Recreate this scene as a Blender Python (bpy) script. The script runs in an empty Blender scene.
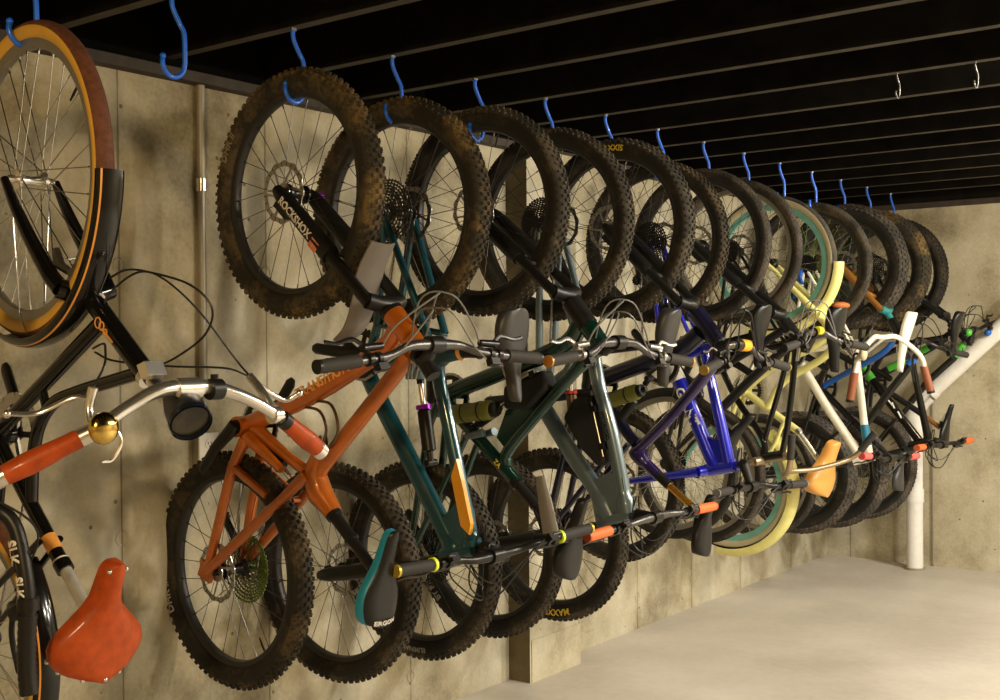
import bpy, math, random
from mathutils import Vector, Matrix
random.seed(7)
PI = math.pi
SC = bpy.context.scene
COL = SC.collection

# ------------------------------------------------------------------ camera
CAM = Vector((3.005, 0.0, 1.4536))
YAW, PITCH, ROLL, FPX = 0.65012, -0.009472, -0.007473, 1174.4
fw = Vector((-math.sin(YAW)*math.cos(PITCH), math.cos(YAW)*math.cos(PITCH), math.sin(PITCH)))
rt = Vector((math.cos(YAW), math.sin(YAW), 0)); up = rt.cross(fw)
rt2 = math.cos(ROLL)*rt + math.sin(ROLL)*up
up2 = -math.sin(ROLL)*rt + math.cos(ROLL)*up
cd = bpy.data.cameras.new('camera'); cam = bpy.data.objects.new('camera', cd); COL.objects.link(cam)
cd.sensor_width = 36; cd.lens = FPX/1000*36; cd.clip_start = .05
mw = Matrix((rt2, up2, -fw)).transposed().to_4x4(); mw.translation = CAM
cam.matrix_world = mw
SC.camera = cam

# ------------------------------------------------------------------ world, lamps, exposure
w = bpy.data.worlds.new('world'); SC.world = w; w.use_nodes = True
w.node_tree.nodes['Background'].inputs[0].default_value = (.9, .8, .6, 1)
w.node_tree.nodes['Background'].inputs[1].default_value = .006
SC.view_settings.view_transform = 'Standard'; SC.view_settings.look = 'None'
SC.view_settings.gamma = 1; SC.view_settings.use_curve_mapping = False
SC.view_settings.exposure = 0.0

def lamp(name, loc, power, col, size=.25, aim=None, kind='POINT'):
    l = bpy.data.lights.new(name, kind); l.energy = power; l.color = col
    if kind == 'AREA':
        l.shape = 'RECTANGLE'; l.size = size; l.size_y = 1.2
    else:
        l.shadow_soft_size = size
    o = bpy.data.objects.new(name, l); o.location = loc; COL.objects.link(o)
    if aim: o.rotation_euler = (Vector(aim)-Vector(loc)).to_track_quat('-Z', 'Y').to_euler()
    return o
lamp('ceiling_lamp_near', (2.75, -.75, 2.26), 175, (1, .70, .34), .09)
for i, (lx, ly, lp) in enumerate(((3.9, 3.276, 150), (3.1, 4.089, 160), (4.3, 4.902, 250), (3.4, 5.715, 235))):
    lamp('ceiling_lamp_bay', (lx, ly, 2.385), lp, (1, .86+.03*i, .64+.075*i), .13)
lamp('ceiling_lamp_far', (2.25, 6.15, 2.28), 45, (1, .78, .46), .10)

# ------------------------------------------------------------------ materials
def nodes_of(name):
    m = bpy.data.materials.new(name); m.use_nodes = True
    nt = m.node_tree; return m, nt, nt.nodes['Principled BSDF']
def N(nt, t, **k):
    n = nt.nodes.new(t)
    for a, b in k.items(): setattr(n, a, b)
    return n
_mc = {}
def mat(name, col, rough=.5, metal=0., var=.05, scale=30., bump=0., coat=0., spec=.5):
    """plain material with a little procedural mottling in its colour"""
    if name in _mc: return _mc[name]
    m, nt, b = nodes_of(name); L = nt.links.new
    tc = N(nt, 'ShaderNodeTexCoord'); no = N(nt, 'ShaderNodeTexNoise')
    no.inputs['Scale'].default_value = scale; no.inputs['Detail'].default_value = 4
    L(tc.outputs['Object'], no.inputs['Vector'])
    cr = N(nt, 'ShaderNodeValToRGB'); L(no.outputs['Fac'], cr.inputs[0])
    cr.color_ramp.elements[0].position = .3; cr.color_ramp.elements[1].position = .7
    cr.color_ramp.elements[0].color = tuple(c*(1-var) for c in col)+(1,)
    cr.color_ramp.elements[1].color = tuple(min(1, c*(1+var)) for c in col)+(1,)
    L(cr.outputs[0], b.inputs['Base Color'])
    b.inputs['Roughness'].default_value = rough; b.inputs['Metallic'].default_value = metal
    b.inputs['Coat Weight'].default_value = coat; b.inputs['Coat Roughness'].default_value = .08
    b.inputs['Specular IOR Level'].default_value = spec
    if bump:
        bp = N(nt, 'ShaderNodeBump'); bp.inputs['Strength'].default_value = bump; bp.inputs['Distance'].default_value = .002
        L(no.outputs['Fac'], bp.inputs['Height']); L(bp.outputs[0], b.inputs['Normal'])
    _mc[name] = m; return m

def mud_mat(name, base, mud, amount):
    m, nt, b = nodes_of(name); L = nt.links.new
    tc = N(nt, 'ShaderNodeTexCoord'); n1 = N(nt, 'ShaderNodeTexNoise'); n2 = N(nt, 'ShaderNodeTexNoise')
    n1.inputs['Scale'].default_value = 9; n1.inputs['Detail'].default_value = 6
    n2.inputs['Scale'].default_value = 60; n2.inputs['Detail'].default_value = 3
    L(tc.outputs['Object'], n1.inputs['Vector']); L(tc.outputs['Object'], n2.inputs['Vector'])
    mx = N(nt, 'ShaderNodeMath', operation='ADD'); L(n1.outputs['Fac'], mx.inputs[0])
    ml = N(nt, 'ShaderNodeMath', operation='MULTIPLY'); L(n2.outputs['Fac'], ml.inputs[0]); ml.inputs[1].default_value = .5
    L(ml.outputs[0], mx.inputs[1])
    cr = N(nt, 'ShaderNodeValToRGB'); L(mx.outputs[0], cr.inputs[0])
    e = cr.color_ramp.elements
    e[0].position = .78-amount*.2; e[0].color = base+(1,)
    e[1].position = .98-amount*.2; e[1].color = mud+(1,)
    L(cr.outputs[0], b.inputs['Base Color']); b.inputs['Roughness'].default_value = .82
    b.inputs['Specular IOR Level'].default_value = .35
    return m

SEAMS = [.35, .93, 1.51, 2.09, 2.66, 3.37, 5.07, 5.64, 6.23, 6.95]
def concrete(name, seams, axis, tint=1.0):
    m, nt, b = nodes_of(name); L = nt.links.new
    geo = N(nt, 'ShaderNodeNewGeometry'); sep = N(nt, 'ShaderNodeSeparateXYZ'); L(geo.outputs['Position'], sep.inputs[0])
    def noise(scale, detail, vec=None, rough=.55):
        n = N(nt, 'ShaderNodeTexNoise'); n.inputs['Scale'].default_value = scale
        n.inputs['Detail'].default_value = detail; n.inputs['Roughness'].default_value = rough
        L(vec or geo.outputs['Position'], n.inputs['Vector']); return n.outputs['Fac']
    big = noise(1.6, 6); mid = noise(7, 8, rough=.65); fine = noise(70, 4)
    mp = N(nt, 'ShaderNodeMapping'); L(geo.outputs['Position'], mp.inputs[0]); mp.inputs['Scale'].default_value = (9, 9, .7)
    streak = noise(1.5, 5, mp.outputs[0])
    def M2(op, a, c):
        n = N(nt, 'ShaderNodeMath', operation=op)
        for i, v in enumerate((a, c)):
            if isinstance(v, (int, float)): n.inputs[i].default_value = v
            else: L(v, n.inputs[i])
        return n.outputs[0]
    s = M2('ADD', M2('MULTIPLY', big, 1.15), M2('ADD', M2('MULTIPLY', mid, .55), M2('ADD', M2('MULTIPLY', streak, .15), M2('MULTIPLY', fine, .25))))
    cr = N(nt, 'ShaderNodeValToRGB'); L(M2('MULTIPLY', s, .5), cr.inputs[0])
    e = cr.color_ramp.elements
    e[0].position = .40; e[0].color = (.235*tint, .20*tint, .13*tint, 1)
    e[1].position = .66; e[1].color = (.62*tint, .58*tint, .455*tint, 1)
    k = e.new(.52); k.color = (.455*tint, .41*tint, .288*tint, 1)
    col = cr.outputs[0]
    def darken(col, fac, c):
        mx = N(nt, 'ShaderNodeMix', data_type='RGBA'); L(fac, mx.inputs['Factor']); L(col, mx.inputs[6])
        mx.inputs[7].default_value = c; return mx.outputs[2]
    # pits
    vo = N(nt, 'ShaderNodeTexVoronoi'); vo.inputs['Scale'].default_value = 13; vo.inputs['Randomness'].default_value = 1
    L(geo.outputs['Position'], vo.inputs['Vector'])
    pit = M2('LESS_THAN', vo.outputs['Distance'], .085)
    pit = M2('MULTIPLY', pit, M2('GREATER_THAN', mid, .5))
    col = darken(col, M2('MULTIPLY', pit, .75), (.10, .085, .06, 1))
    dist = None
    for y0 in seams:
        d = M2('ABSOLUTE', M2('SUBTRACT', sep.outputs[axis], y0), 0)
        dist = d if dist is None else M2('MINIMUM', dist, d)
    if dist is not None:
        wob = M2('ADD', dist, M2('MULTIPLY', M2('SUBTRACT', mid, .5), .010))
        line = M2('LESS_THAN', wob, .0032)
        halo = N(nt, 'ShaderNodeMapRange'); L(wob, halo.inputs[0]); halo.inputs[1].default_value = .03; halo.inputs[2].default_value = 0.
        halo.inputs[3].default_value = 0; halo.inputs[4].default_value = .2
        col = darken(col, M2('MULTIPLY', halo.outputs[0], M2('GREATER_THAN', streak, .35)), (.20, .16, .09, 1))
        col = darken(col, M2('MULTIPLY', line, .6), (.08, .065, .04, 1))
    L(col, b.inputs['Base Color']); b.inputs['Roughness'].default_value = .85
    b.inputs['Specular IOR Level'].default_value = .25
    bp = N(nt, 'ShaderNodeBump'); bp.inputs['Strength'].default_value = .5; bp.inputs['Distance'].default_value = .006
    L(M2('SUBTRACT', M2('ADD', mid, M2('MULTIPLY', fine, .4)), pit), bp.inputs['Height']); L(bp.outputs[0], b.inputs['Normal'])
    return m
wall_m = concrete('cast_concrete', SEAMS, 1)
back_m = concrete('cast_concrete_back', [.16, 1.6, 2.8, 4.0, 5.2], 0, 1.0)
pil_m = concrete('cast_concrete_pilaster', [], 1, 1.0)
shade_m = mat('brown_shaded_concrete', (.16, .125, .065), .85, var=.4, scale=7, bump=.3)  # pilaster side faces: shade painted in as a darker brown

def floor_material():
    m, nt, b = nodes_of('floor_slab'); L = nt.links.new
    geo = N(nt, 'ShaderNodeNewGeometry')
    n1 = N(nt, 'ShaderNodeTexNoise'); n1.inputs['Scale'].default_value = 1.3; n1.inputs['Detail'].default_value = 7
    n2 = N(nt, 'ShaderNodeTexNoise'); n2.inputs['Scale'].default_value = 24; n2.inputs['Detail'].default_value = 5
    for n in (n1, n2): L(geo.outputs['Position'], n.inputs['Vector'])
    ad = N(nt, 'ShaderNodeMath', operation='MULTIPLY_ADD'); L(n2.outputs['Fac'], ad.inputs[0]); ad.inputs[1].default_value = .22; L(n1.outputs['Fac'], ad.inputs[2])
    cr = N(nt, 'ShaderNodeValToRGB'); L(ad.outputs[0], cr.inputs[0]); e = cr.color_ramp.elements
    e[0].position = .42; e[0].color = (.44, .40, .34, 1); e[1].position = .78; e[1].color = (.62, .575, .50, 1)
    L(cr.outputs[0], b.inputs['Base Color']); b.inputs['Roughness'].default_value = .55
    bp = N(nt, 'ShaderNodeBump'); bp.inputs['Strength'].default_value = .15; bp.inputs['Distance'].default_value = .01
    L(n1.outputs['Fac'], bp.inputs['Height']); L(bp.outputs[0], b.inputs['Normal'])
    return m
floor_m = floor_material()
joist_m = mat('dark_joist_timber', (.009, .0075, .006), .9, var=.35, scale=12, bump=.3, spec=.08)
joist_edge = mat('lit_joist_underside', (.055, .046, .034), .7, var=.3, scale=12, bump=.3)  # paler colour paints in the light from below on joist bottoms
deck_m = mat('black_deck', (.0025, .0023, .002), .95, spec=.1)
plate_m = mat('brown_sill_plate', (.045, .034, .026), .7, var=.3, scale=15, bump=.3)

rubber = mud_mat('tyre_rubber', (.016, .0145, .012), (.06, .045, .026), .1)
rub_mud = mud_mat('muddy_tread', (.020, .017, .012), (.085, .062, .034), .45)
rub_mud2 = mud_mat('very_muddy_tread', (.030, .025, .016), (.15, .100, .038), .35)
rub_dust = mud_mat('dusty_tread', (.028, .025, .020), (.085, .070, .050), .5)
rub_grey = mud_mat('dusty_grey_tyre', (.055, .050, .043), (.12, .10, .078), .5)
blk = mat('black_plastic', (.010, .0095, .009), .40, spec=.35)
blkgloss = mat('gloss_black_paint', (.006, .0055, .005), .14, coat=.15, spec=.4)
blkmet = mat('black_anodised', (.03, .029, .028), .32, .7)
dkgrey = mat('dark_grey_alloy', (.12, .115, .11), .35, .8)
grip_m = mat('grey_rubber_grip', (.034, .031, .028), .7, spec=.3)
steel = mat('steel', (.45, .43, .40), .32, 1.)
chrome = mat('polished_alloy', (.82, .80, .77), .24, .92)
spokeblk = mat('dark_spoke', (.10, .095, .09), .35, .9)
spokesil = mat('silver_spoke', (.6, .58, .54), .25, 1.)
rim_blk = mat('black_rim', (.03, .028, .026), .4, .3)
rim_sil = mat('dull_silver_rim', (.30, .28, .25), .4, .8)
blue_hook = mat('blue_vinyl', (.010, .14, .85), .38, coat=.3)
leather = mat('orange_tan_leather', (.42, .062, .006), .5, var=.2, scale=40, bump=.15, coat=.08, spec=.3)
brass = mat('brass', (.75, .52, .14), .15, 1.)
orange = mat('orange_frame_paint', (.50, .125, .010), .3, .25, var=.1, coat=.7)
orange_dk = mat('burnt_orange_decal', (.85, .38, .08), .4)
teal = mat('teal_frame_paint', (.006, .065, .090), .3, .2, var=.1, coat=.7)
yel = mat('amber_frame_panel', (.80, .36, .02), .3, coat=.6)
green = mat('dark_green_paint', (.004, .036, .026), .22, .3, coat=.8)
greyp = mat('grey_blue_paint', (.14, .19, .215), .3, .3, coat=.6)
navy = mat('dark_navy_paint', (.008, .008, .030), .3, .3, coat=.6)
purple = mat('purple_paint', (.030, .016, .095), .25, .4, coat=.7)
blue = mat('bright_blue_paint', (.012, .018, .50), .22, .2, coat=.9)
cream = mat('pale_yellow_paint', (.78, .74, .26), .35, coat=.5)
white = mat('white_paint', (.82, .79, .68), .35, coat=.4)
teal_rim = mat('teal_rim', (.16, .42, .36), .4)
cream_wall = mat('cream_sidewall', (.50, .44, .28), .7)
tan_wall = mat('yellow_tan_sidewall', (.72, .40, .05), .6)
brown_tread = mat('brown_tyre_tread', (.13, .045, .022), .75, var=.3, scale=70, bump=.3)
neon = mat('neon_yellow', (.72, .85, .03), .4)
org_grip = mat('orange_grip_rubber', (.85, .16, .035), .6)
pink_grip = mat('pink_grip_rubber', (.80, .13, .12), .6)
brown_grip = mat('brown_leather_grip', (.25, .075, .03), .55)
tan_leather = mat('tan_saddle_vinyl', (.72, .34, .07), .38, coat=.3)
sad_blk = mat('black_saddle_cover', (.008, .0075, .0075), .38, spec=.4)
sad_gry = mat('grey_saddle_cover', (.038, .037, .037), .40)
sad_blue = mat('blue_saddle_side', (.01, .26, .42), .4)
goldtube = mat('gold_stanchion', (.75, .36, .05), .22, .9)
bronze = mat('bronze_body', (.22, .14, .08), .35, .9)
limegrn = mat('lime_green', (.10, .15, .02), .4, .3)
grn = mat('bright_green_paint', (.07, .45, .04), .35, coat=.4)
blu2 = mat('sky_blue_paint', (.008, .11, .50), .35, coat=.4)
tealp = mat('turquoise_paint', (.02, .24, .24), .35, coat=.5)
brnp = mat('brown_orange_paint', (.24, .095, .015), .35, coat=.5)
tanalloy = mat('tan_alloy', (.36, .27, .17), .35, .7)
violet = mat('violet_anodised', (.42, .03, .75), .3, .7)
pvc = mat('white_pvc', (.80, .79, .75), .38)
galv = mat('galvanised_conduit', (.34, .31, .25), .45, .35)
platew = mat('ivory_plate', (.88, .86, .80), .4)
olive = mat('olive_bottle', (.20, .20, .03), .35)
txt_white = mat('white_print', (.75, .72, .66), .6)
txt_grey = mat('grey_print', (.32, .30, .27), .6)
txt_yel = mat('yellow_print', (.80, .55, .03), .6)
redm = mat('red_reflector', (.7, .03, .02), .3)
bag_m = mat('black_nylon', (.012, .012, .012), .8, bump=.4)
fender_gry = mat('grey_mudguard_plastic', (.16, .14, .12), .5)

# ------------------------------------------------------------------ mesh collector
def rotmat_y(v, a):      # rotate in XZ plane
    return Vector((v.x*math.cos(a)+v.z*math.sin(a), v.y, -v.x*math.sin(a)+v.z*math.cos(a)))
class M:
    def __init__(s): s.v = []; s.f = []; s.mi = []
    def add(s, vs, fs, mi=0):
        n = len(s.v); s.v += [tuple(v) for v in vs]
        for i, f in enumerate(fs):
            s.f.append([a+n for a in f]); s.mi.append(mi[i] if isinstance(mi, list) else mi)
        return s
    def tube(s, pts, r, n=12, caps=True, closed=False, mi=0, ay=1.0, an=1.0):
        """sweep; r number or list; ay scales the section along Y, an across it"""
        pts = [Vector(p) for p in pts]; m = len(pts)
        rs = r if isinstance(r, (list, tuple)) else [r]*m
        ts = []
        for i in range(m):
            a = pts[(i-1) % m] if (closed or i > 0) else pts[i]
            b = pts[(i+1) % m] if (closed or i < m-1) else pts[i]
            t = (b-a); ts.append(t.normalized() if t.length > 1e-9 else Vector((0, 0, 1)))
        ref = Vector((0, 1, 0)) if abs(ts[0].y) < .9 else Vector((0, 0, 1))
        nrm = (ref-ts[0]*ref.dot(ts[0])).normalized()
        vs = []
        for i in range(m):
            nrm = nrm-ts[i]*nrm.dot(ts[i])
            nrm = nrm.normalized() if nrm.length > 1e-6 else ts[i].orthogonal().normalized()
            bi = ts[i].cross(nrm)
            for k in range(n):
                a = 2*PI*k/n
                vs.append(pts[i]+rs[i]*(math.cos(a)*nrm*ay+math.sin(a)*bi*an))
        fs = []
        for i in range(m if closed else m-1):
            j = (i+1) % m
            for k in range(n):
                l = (k+1) % n
                fs.append([i*n+k, i*n+l, j*n+l, j*n+k])
        if caps and not closed:
            fs.append(list(range(n))[::-1]); fs.append([(m-1)*n+k for k in range(n)])
        return s.add(vs, fs, mi)
    def lathe(s, prof, c=(0, 0, 0), n=48, axis='Y', a0=0, a1=2*PI, mi=0, rb=None):
        """profile [(radius, along)] round an axis; closed profile loop. mi may be a list per profile edge"""
        c = Vector(c); full = abs(a1-a0-2*PI) < 1e-6; m = len(prof); cnt = n if full else n+1
        vs = []
        for i in range(cnt):
            a = a0+(a1-a0)*i/n
            for r, y in prof:
                if axis == 'Y': p = Vector((r*math.sin(a), y, r*math.cos(a)))
                elif axis == 'X': p = Vector((y, r*math.cos(a), r*math.sin(a)))
                else: p = Vector((r*math.cos(a), r*math.sin(a), y))
                vs.append(c+p)
        fs = []; ml = []
        for i in range(n):
            j = (i+1) % cnt
            for k in range(m):
                l = (k+1) % m
                fs.append([i*m+k, j*m+k, j*m+l, i*m+l]); ml.append(mi[k] if isinstance(mi, list) else mi)
        if not full:
            fs.append(list(range(m))); fs.append([n*m+k for k in range(m)][::-1]); ml += [ml[0]]*2
        return s.add(vs, fs, ml)
    def box(s, c, size, X=None, Z=None, mi=0):
        c = Vector(c); X = Vector(X).normalized() if X is not None else Vector((1, 0, 0))
        Z = Vector(Z) if Z is not None else Vector((0, 0, 1))
        Z = (Z-X*Z.dot(X)).normalized(); Y = Z.cross(X)
        hx, hy, hz = size[0]/2, size[1]/2, size[2]/2
        vs = [c+X*a*hx+Y*b*hy+Z*d*hz for a in (-1, 1) for b in (-1, 1) for d in (-1, 1)]
        return s.add(vs, [[0, 1, 3, 2], [4, 6, 7, 5], [0, 4, 5, 1], [2, 3, 7, 6], [0, 2, 6, 4], [1, 5, 7, 3]], mi)
    def plate(s, outl, y0, y1, mi=0):
        """outline [(x,z)] extruded from y0 to y1"""
        n = len(outl); vs = [(x, y0, z) for x, z in outl]+[(x, y1, z) for x, z in outl]
        fs = [list(range(n)), list(range(2*n-1, n-1, -1))]+[[i, i+n, (i+1) % n+n, (i+1) % n] for i in range(n)]
        return s.add(vs, fs, mi)
    def ring(s, outer, inner, y0, y1, mi=0):
        """annular plate, outer: list of radii, inner radius"""
        n = len(outer); vs = []
        for y in (y0, y1):
            for rr in (outer, [inner]*n):
                for i in range(n):
                    a = 2*PI*i/n; vs.append((rr[i]*math.sin(a), y, rr[i]*math.cos(a)))
        fs = []
        for i in range(n):
            j = (i+1) % n
            fs += [[i, j, n+j, n+i], [2*n+i, 3*n+i, 3*n+j, 2*n+j], [i, 2*n+i, 2*n+j, j], [n+i, n+j, 3*n+j, 3*n+i]]
        return s.add(vs, fs, mi)
    def ball(s, c, r, n=12, mi=0, sc=(1, 1, 1)):
        c = Vector(c); m = n//2; vs = [c+Vector((0, 0, r*sc[2]))]
        for i in range(1, m):
            for k in range(n):
                a, b = PI*i/m, 2*PI*k/n
                vs.append(c+Vector((r*sc[0]*math.sin(a)*math.cos(b), r*sc[1]*math.sin(a)*math.sin(b), r*sc[2]*math.cos(a))))
        vs.append(c-Vector((0, 0, r*sc[2]))); e = len(vs)-1; fs = []
        for k in range(n):
            l = (k+1) % n
            fs.append([0, 1+k, 1+l]); fs.append([e, e-n+l, e-n+k])
            for i in range(m-2): fs.append([1+i*n+k, 1+(i+1)*n+k, 1+(i+1)*n+l, 1+i*n+l])
        return s.add(vs, fs, mi)
    def mesh(s, name, mats, smooth=True):
        me = bpy.data.meshes.new(name); me.from_pydata(s.v, [], s.f)
        for m in (mats if isinstance(mats, (list, tuple)) else [mats]): me.materials.append(m)
        me.polygons.foreach_set('material_index', s.mi)
        me.validate(); me.update()
        import bmesh
        bm = bmesh.new(); bm.from_mesh(me); bmesh.ops.recalc_face_normals(bm, faces=bm.faces); bm.to_mesh(me); bm.free()
        if smooth:
            me.shade_smooth(); me.set_sharp_from_angle(angle=math.radians(38))
        return me
    def build(s, name, mats, parent=None, loc=None, smooth=True, **tagk):
        o = bpy.data.objects.new(name, s.mesh(name, mats, smooth)); COL.objects.link(o)
        if parent is not None: o.parent = parent
        if loc is not None: o.location = loc
        if tagk: tag(o, **tagk)
        return o
def put(name, me, parent, loc=(0, 0, 0), rot=(0, 0, 0)):
    o = bpy.data.objects.new(name, me); COL.objects.link(o); o.parent = parent; o.location = loc; o.rotation_euler = rot
    return o
def tag(o, label=None, cat=None, group=None, kind=None):
    if label: o['label'] = label
    if cat: o['category'] = cat
    if group: o['group'] = group
    if kind: o['kind'] = kind
    return o
def empty(name, loc, label, cat, group=None):
    o = bpy.data.objects.new(name, None); COL.objects.link(o); o.location = loc; o.empty_display_size = .1
    return tag(o, label, cat, group)
def smooth(pts, n=8):
    p = [Vector(q) for q in pts]; p = [2*p[0]-p[1]]+p+[2*p[-1]-p[-2]]; out = []
    for i in range(1, len(p)-2):
        for k in range(n):
            t = k/n
            out.append(.5*((2*p[i])+(p[i+1]-p[i-1])*t+(2*p[i-1]-5*p[i]+4*p[i+1]-p[i+2])*t*t+(3*p[i]-p[i-1]-3*p[i+1]+p[i+2])*t**3))
    out.append(p[-2]); return out
def textmesh(name, s, size, m, parent, fn, bold=False, depth=.0008, sx=1., res=3):
    """lettering: fn maps flat text coordinates (x,y,z) to a place on its surface"""
    cu = bpy.data.curves.new('lettering', 'FONT'); cu.body = s; cu.size = size; cu.extrude = depth; cu.resolution_u = res
    cu.align_x = 'CENTER'; cu.align_y = 'CENTER'
    if bold: cu.offset = size*.02
    t = bpy.data.objects.new('lettering', cu); COL.objects.link(t)
    dg = bpy.context.evaluated_depsgraph_get(); me = bpy.data.meshes.new_from_object(t.evaluated_get(dg))
    bpy.data.objects.remove(t); bpy.data.curves.remove(cu)
    for v in me.vertices: v.co = fn(v.co.x*sx, v.co.y, v.co.z)
    me.materials.clear(); me.materials.append(m)
    o = bpy.data.objects.new(name, me); COL.objects.link(o); o.parent = parent
    return o

# ------------------------------------------------------------------ room
Y0, S = 2.2601, .4064
def hy(k): return Y0+k*S
XMAX, YMIN, YB, ZT, ZJ = 6.2, -3.0, 7.5394, 2.258, 2.3204
def structure(name, m, mm, label=None):
    o = m.build(name, mm, smooth=False); o['kind'] = 'structure'
    if label: o['label'] = label
    return o
m = M().box((-.1, (YMIN+YB)/2, ZT/2), (.2, YB-YMIN, ZT))
ties = [(y, z) for y in SEAMS for z in (.16, .87, 1.68)]
for y, z in ties:
    m.lathe([(.024, 0), (.022, .003), (.017, .003), (.0155, 0)], (0, y, z), 24, 'X')
structure('wall_left', m, wall_m)
structure('wall_back', M().box((XMAX/2, YB+.1, ZT/2), (XMAX+.4, .2, ZT)), back_m)
structure('wall_right', M().box((XMAX+.1, (YMIN+YB)/2, ZT/2), (.2, YB-YMIN, ZT)), back_m)
structure('wall_front', M().box((XMAX/2, YMIN-.1, ZT/2), (XMAX+.4, .2, ZT)), back_m)
structure('floor', M().box((XMAX/2, (YMIN+YB)/2, -.1), (XMAX+.4, YB-YMIN+.4, .2)), floor_m)
structure('ceiling', M().box((XMAX/2, (YMIN+YB)/2, ZJ+.28), (XMAX+.4, YB-YMIN+.4, .06)), deck_m)
structure('trim_1', M().box((-.03, (YMIN+YB)/2, ZT+.016), (.16, YB-YMIN, .032)), plate_m, 'brown timber plate along the top of the left wall')
structure('trim_2', M().box((XMAX/2, YB+.04, ZT+.018), (XMAX, .10, .036)), plate_m, 'brown timber plate on top of the back wall')
structure('trim_4', M().box((-.03, (YMIN+YB)/2, (ZT+.032+ZJ+.25)/2), (.10, YB-YMIN, ZJ+.25-ZT-.032)), deck_m, 'black rim board above the left wall')
structure('trim_5', M().box((XMAX/2, YB+.05, (ZT+.036+ZJ+.25)/2), (XMAX, .08, ZJ+.25-ZT-.036)), joist_m, 'black rim board above the back wall')
# shallow concrete pilaster with a chamfered foot
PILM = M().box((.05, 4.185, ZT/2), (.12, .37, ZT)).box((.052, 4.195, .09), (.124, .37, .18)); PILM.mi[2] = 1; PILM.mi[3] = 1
structure('trim_3', PILM, [pil_m, shade_m], 'shallow concrete pilaster on the left wall')

# ------------------------------------------------------------------ joists
OWNER = {-3: 'the road bike at the left edge', -2: 'the black city bike', -1: 'the empty blue hook', 0: 'the orange mountain bike', 1: 'the teal mountain bike', 2: 'the dark green mountain bike',
         3: 'the grey mountain bike', 4: 'the purple mountain bike', 5: 'the bright blue mountain bike', 6: 'the black mixte bike', 7: 'the black swept-bar bike', 8: 'the pale yellow cruiser',
         9: 'the white bike with pink grips', 10: 'the fat bike with a blue down tube', 11: 'the black fat bike with orange grips', 12: 'the last black bike by the back wall'}
for k in range(-12, 13):
    y = hy(k)
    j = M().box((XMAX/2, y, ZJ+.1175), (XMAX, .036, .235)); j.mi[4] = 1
    lab = 'dark ceiling joist carrying the hook of %s' % OWNER[k] if k in OWNER and k != -1 else 'dark ceiling joist carrying the empty blue hook'
    if k < -3: 
        if k % 2: pass
        lab = 'dark ceiling joist behind the camera, out of the frame'
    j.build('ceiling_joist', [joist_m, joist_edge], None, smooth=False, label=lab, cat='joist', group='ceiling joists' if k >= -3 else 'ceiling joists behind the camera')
M().box((1.0, (hy(0)+hy(-1))/2, ZJ+.1175), (.04, S-.040, .20)).build('joist_blocking', deck_m, smooth=False, label='dark timber block nailed between the joists above the empty blue hook', cat='timber block')

# ------------------------------------------------------------------ hooks
def hook(k, owner, x=.573, y=None, r=.0064, m=blue_hook, name='bike_hook', grp='blue bike hooks', scale=1., label=None):
    y = hy(k) if y is None else y
    zb = 2.116
    pts = [(0, 0, .012), (0, 0, -.028), (.006, .018, -.07), (.012, .026, -.095), (.012, .028, zb+.045-ZJ)]
    cx = -.002
    for i in range(9):
        a = PI*i/8*1.12
        pts.append((.010-.010*i/8, cx+.030*math.cos(a), zb+.032-ZJ-.034*math.sin(a)))
    root = empty(name, (x, y, ZJ), label or 'blue vinyl-coated hook holding '+owner, 'hook', grp); root.scale = (scale,)*3
    M().tube(smooth(pts, 4), r, 10).build('hook_shank', m, root)
    e = Vector(pts[-1]); d = (e-Vector(pts[-2])).normalized()
    M().ball(e+d*.003, r*1.25, 10).build('hook_tip', m, root)
    M().tube([(0, 0, .03), (0, 0, -.006)], r*1.5, 10).build('screw_collar', steel, root)
for k in range(-2, 13):
    if k == -1: hook(k, '', label='empty blue vinyl-coated hook between the city bike and the orange bike')
    else: hook(k, OWNER[k])
hook(-3, OWNER[-3])
hook(4, '', 1.703, hy(4), .0085, dkgrey, 'ceiling_hook', 'dark empty hooks', scale=.40, label='dark empty ceiling hook, the nearer to the bikes of the two')
hook(4, '', 1.951, hy(4), .0085, dkgrey, 'ceiling_hook', 'dark empty hooks', scale=.40, label='dark empty ceiling hook, the farther right of the two')

# ------------------------------------------------------------------ pipes and outlet
r0 = empty('drain_pipe', (.633, 7.375, 0), 'white plastic drain pipe rising from the floor by the back wall', 'pipe')
P = lambda x, z, y=7.375: (x-.633, y-7.375, z)
M().tube([P(.633, 0), P(.633, .98)], .050, 28).build('vertical_pipe', pvc, r0)
M().tube([P(.633, .42), P(.633, .50)], .056, 28).build('coupling', pvc, r0)
M().tube(smooth([P(.633, .86), P(.635, .97), P(.672, 1.045), P(.75, 1.125)], 6), .057, 28).build('elbow', pvc, r0)
M().tube([P(.72, 1.094), P(2.05, 2.36)], .050, 28).build('diagonal_pipe', pvc, r0)
cb = M().tube([P(.70, 1.16, 7.41), P(.755, 1.08, 7.31), P(.80, 1.06, 7.25)], .008, 8)
cb.build('pipe_strap', steel, r0)
M().tube([P(.633, 0), P(.633, .012)], .062, 28).build('floor_collar', mat('old_sealant', (.30, .26, .17), .8), r0)
M().tube([(0, 0, 0), (0, 0, 1.06)], .005, 8).build('thin_conduit', galv, None, (.70, 7.525, 0), label='thin metal rod running up the back wall beside the white pipe', cat='rod')
rc = empty('wall_conduit', (.018, 2.381, 1.19), 'bare metal conduit running down the left wall to the outlet', 'conduit')
M().tube([(0, 0, 0), (0, 0, ZT-1.19)], .0135, 14).build('conduit_tube', galv, rc)
M().tube([(0, 0, .735), (0, 0, .775)], .018, 14).build('conduit_coupling', chrome, rc)
ro = empty('wall_outlet', (0, 2.382, 1.105), 'ivory electrical outlet under the conduit on the left wall', 'outlet')
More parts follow.
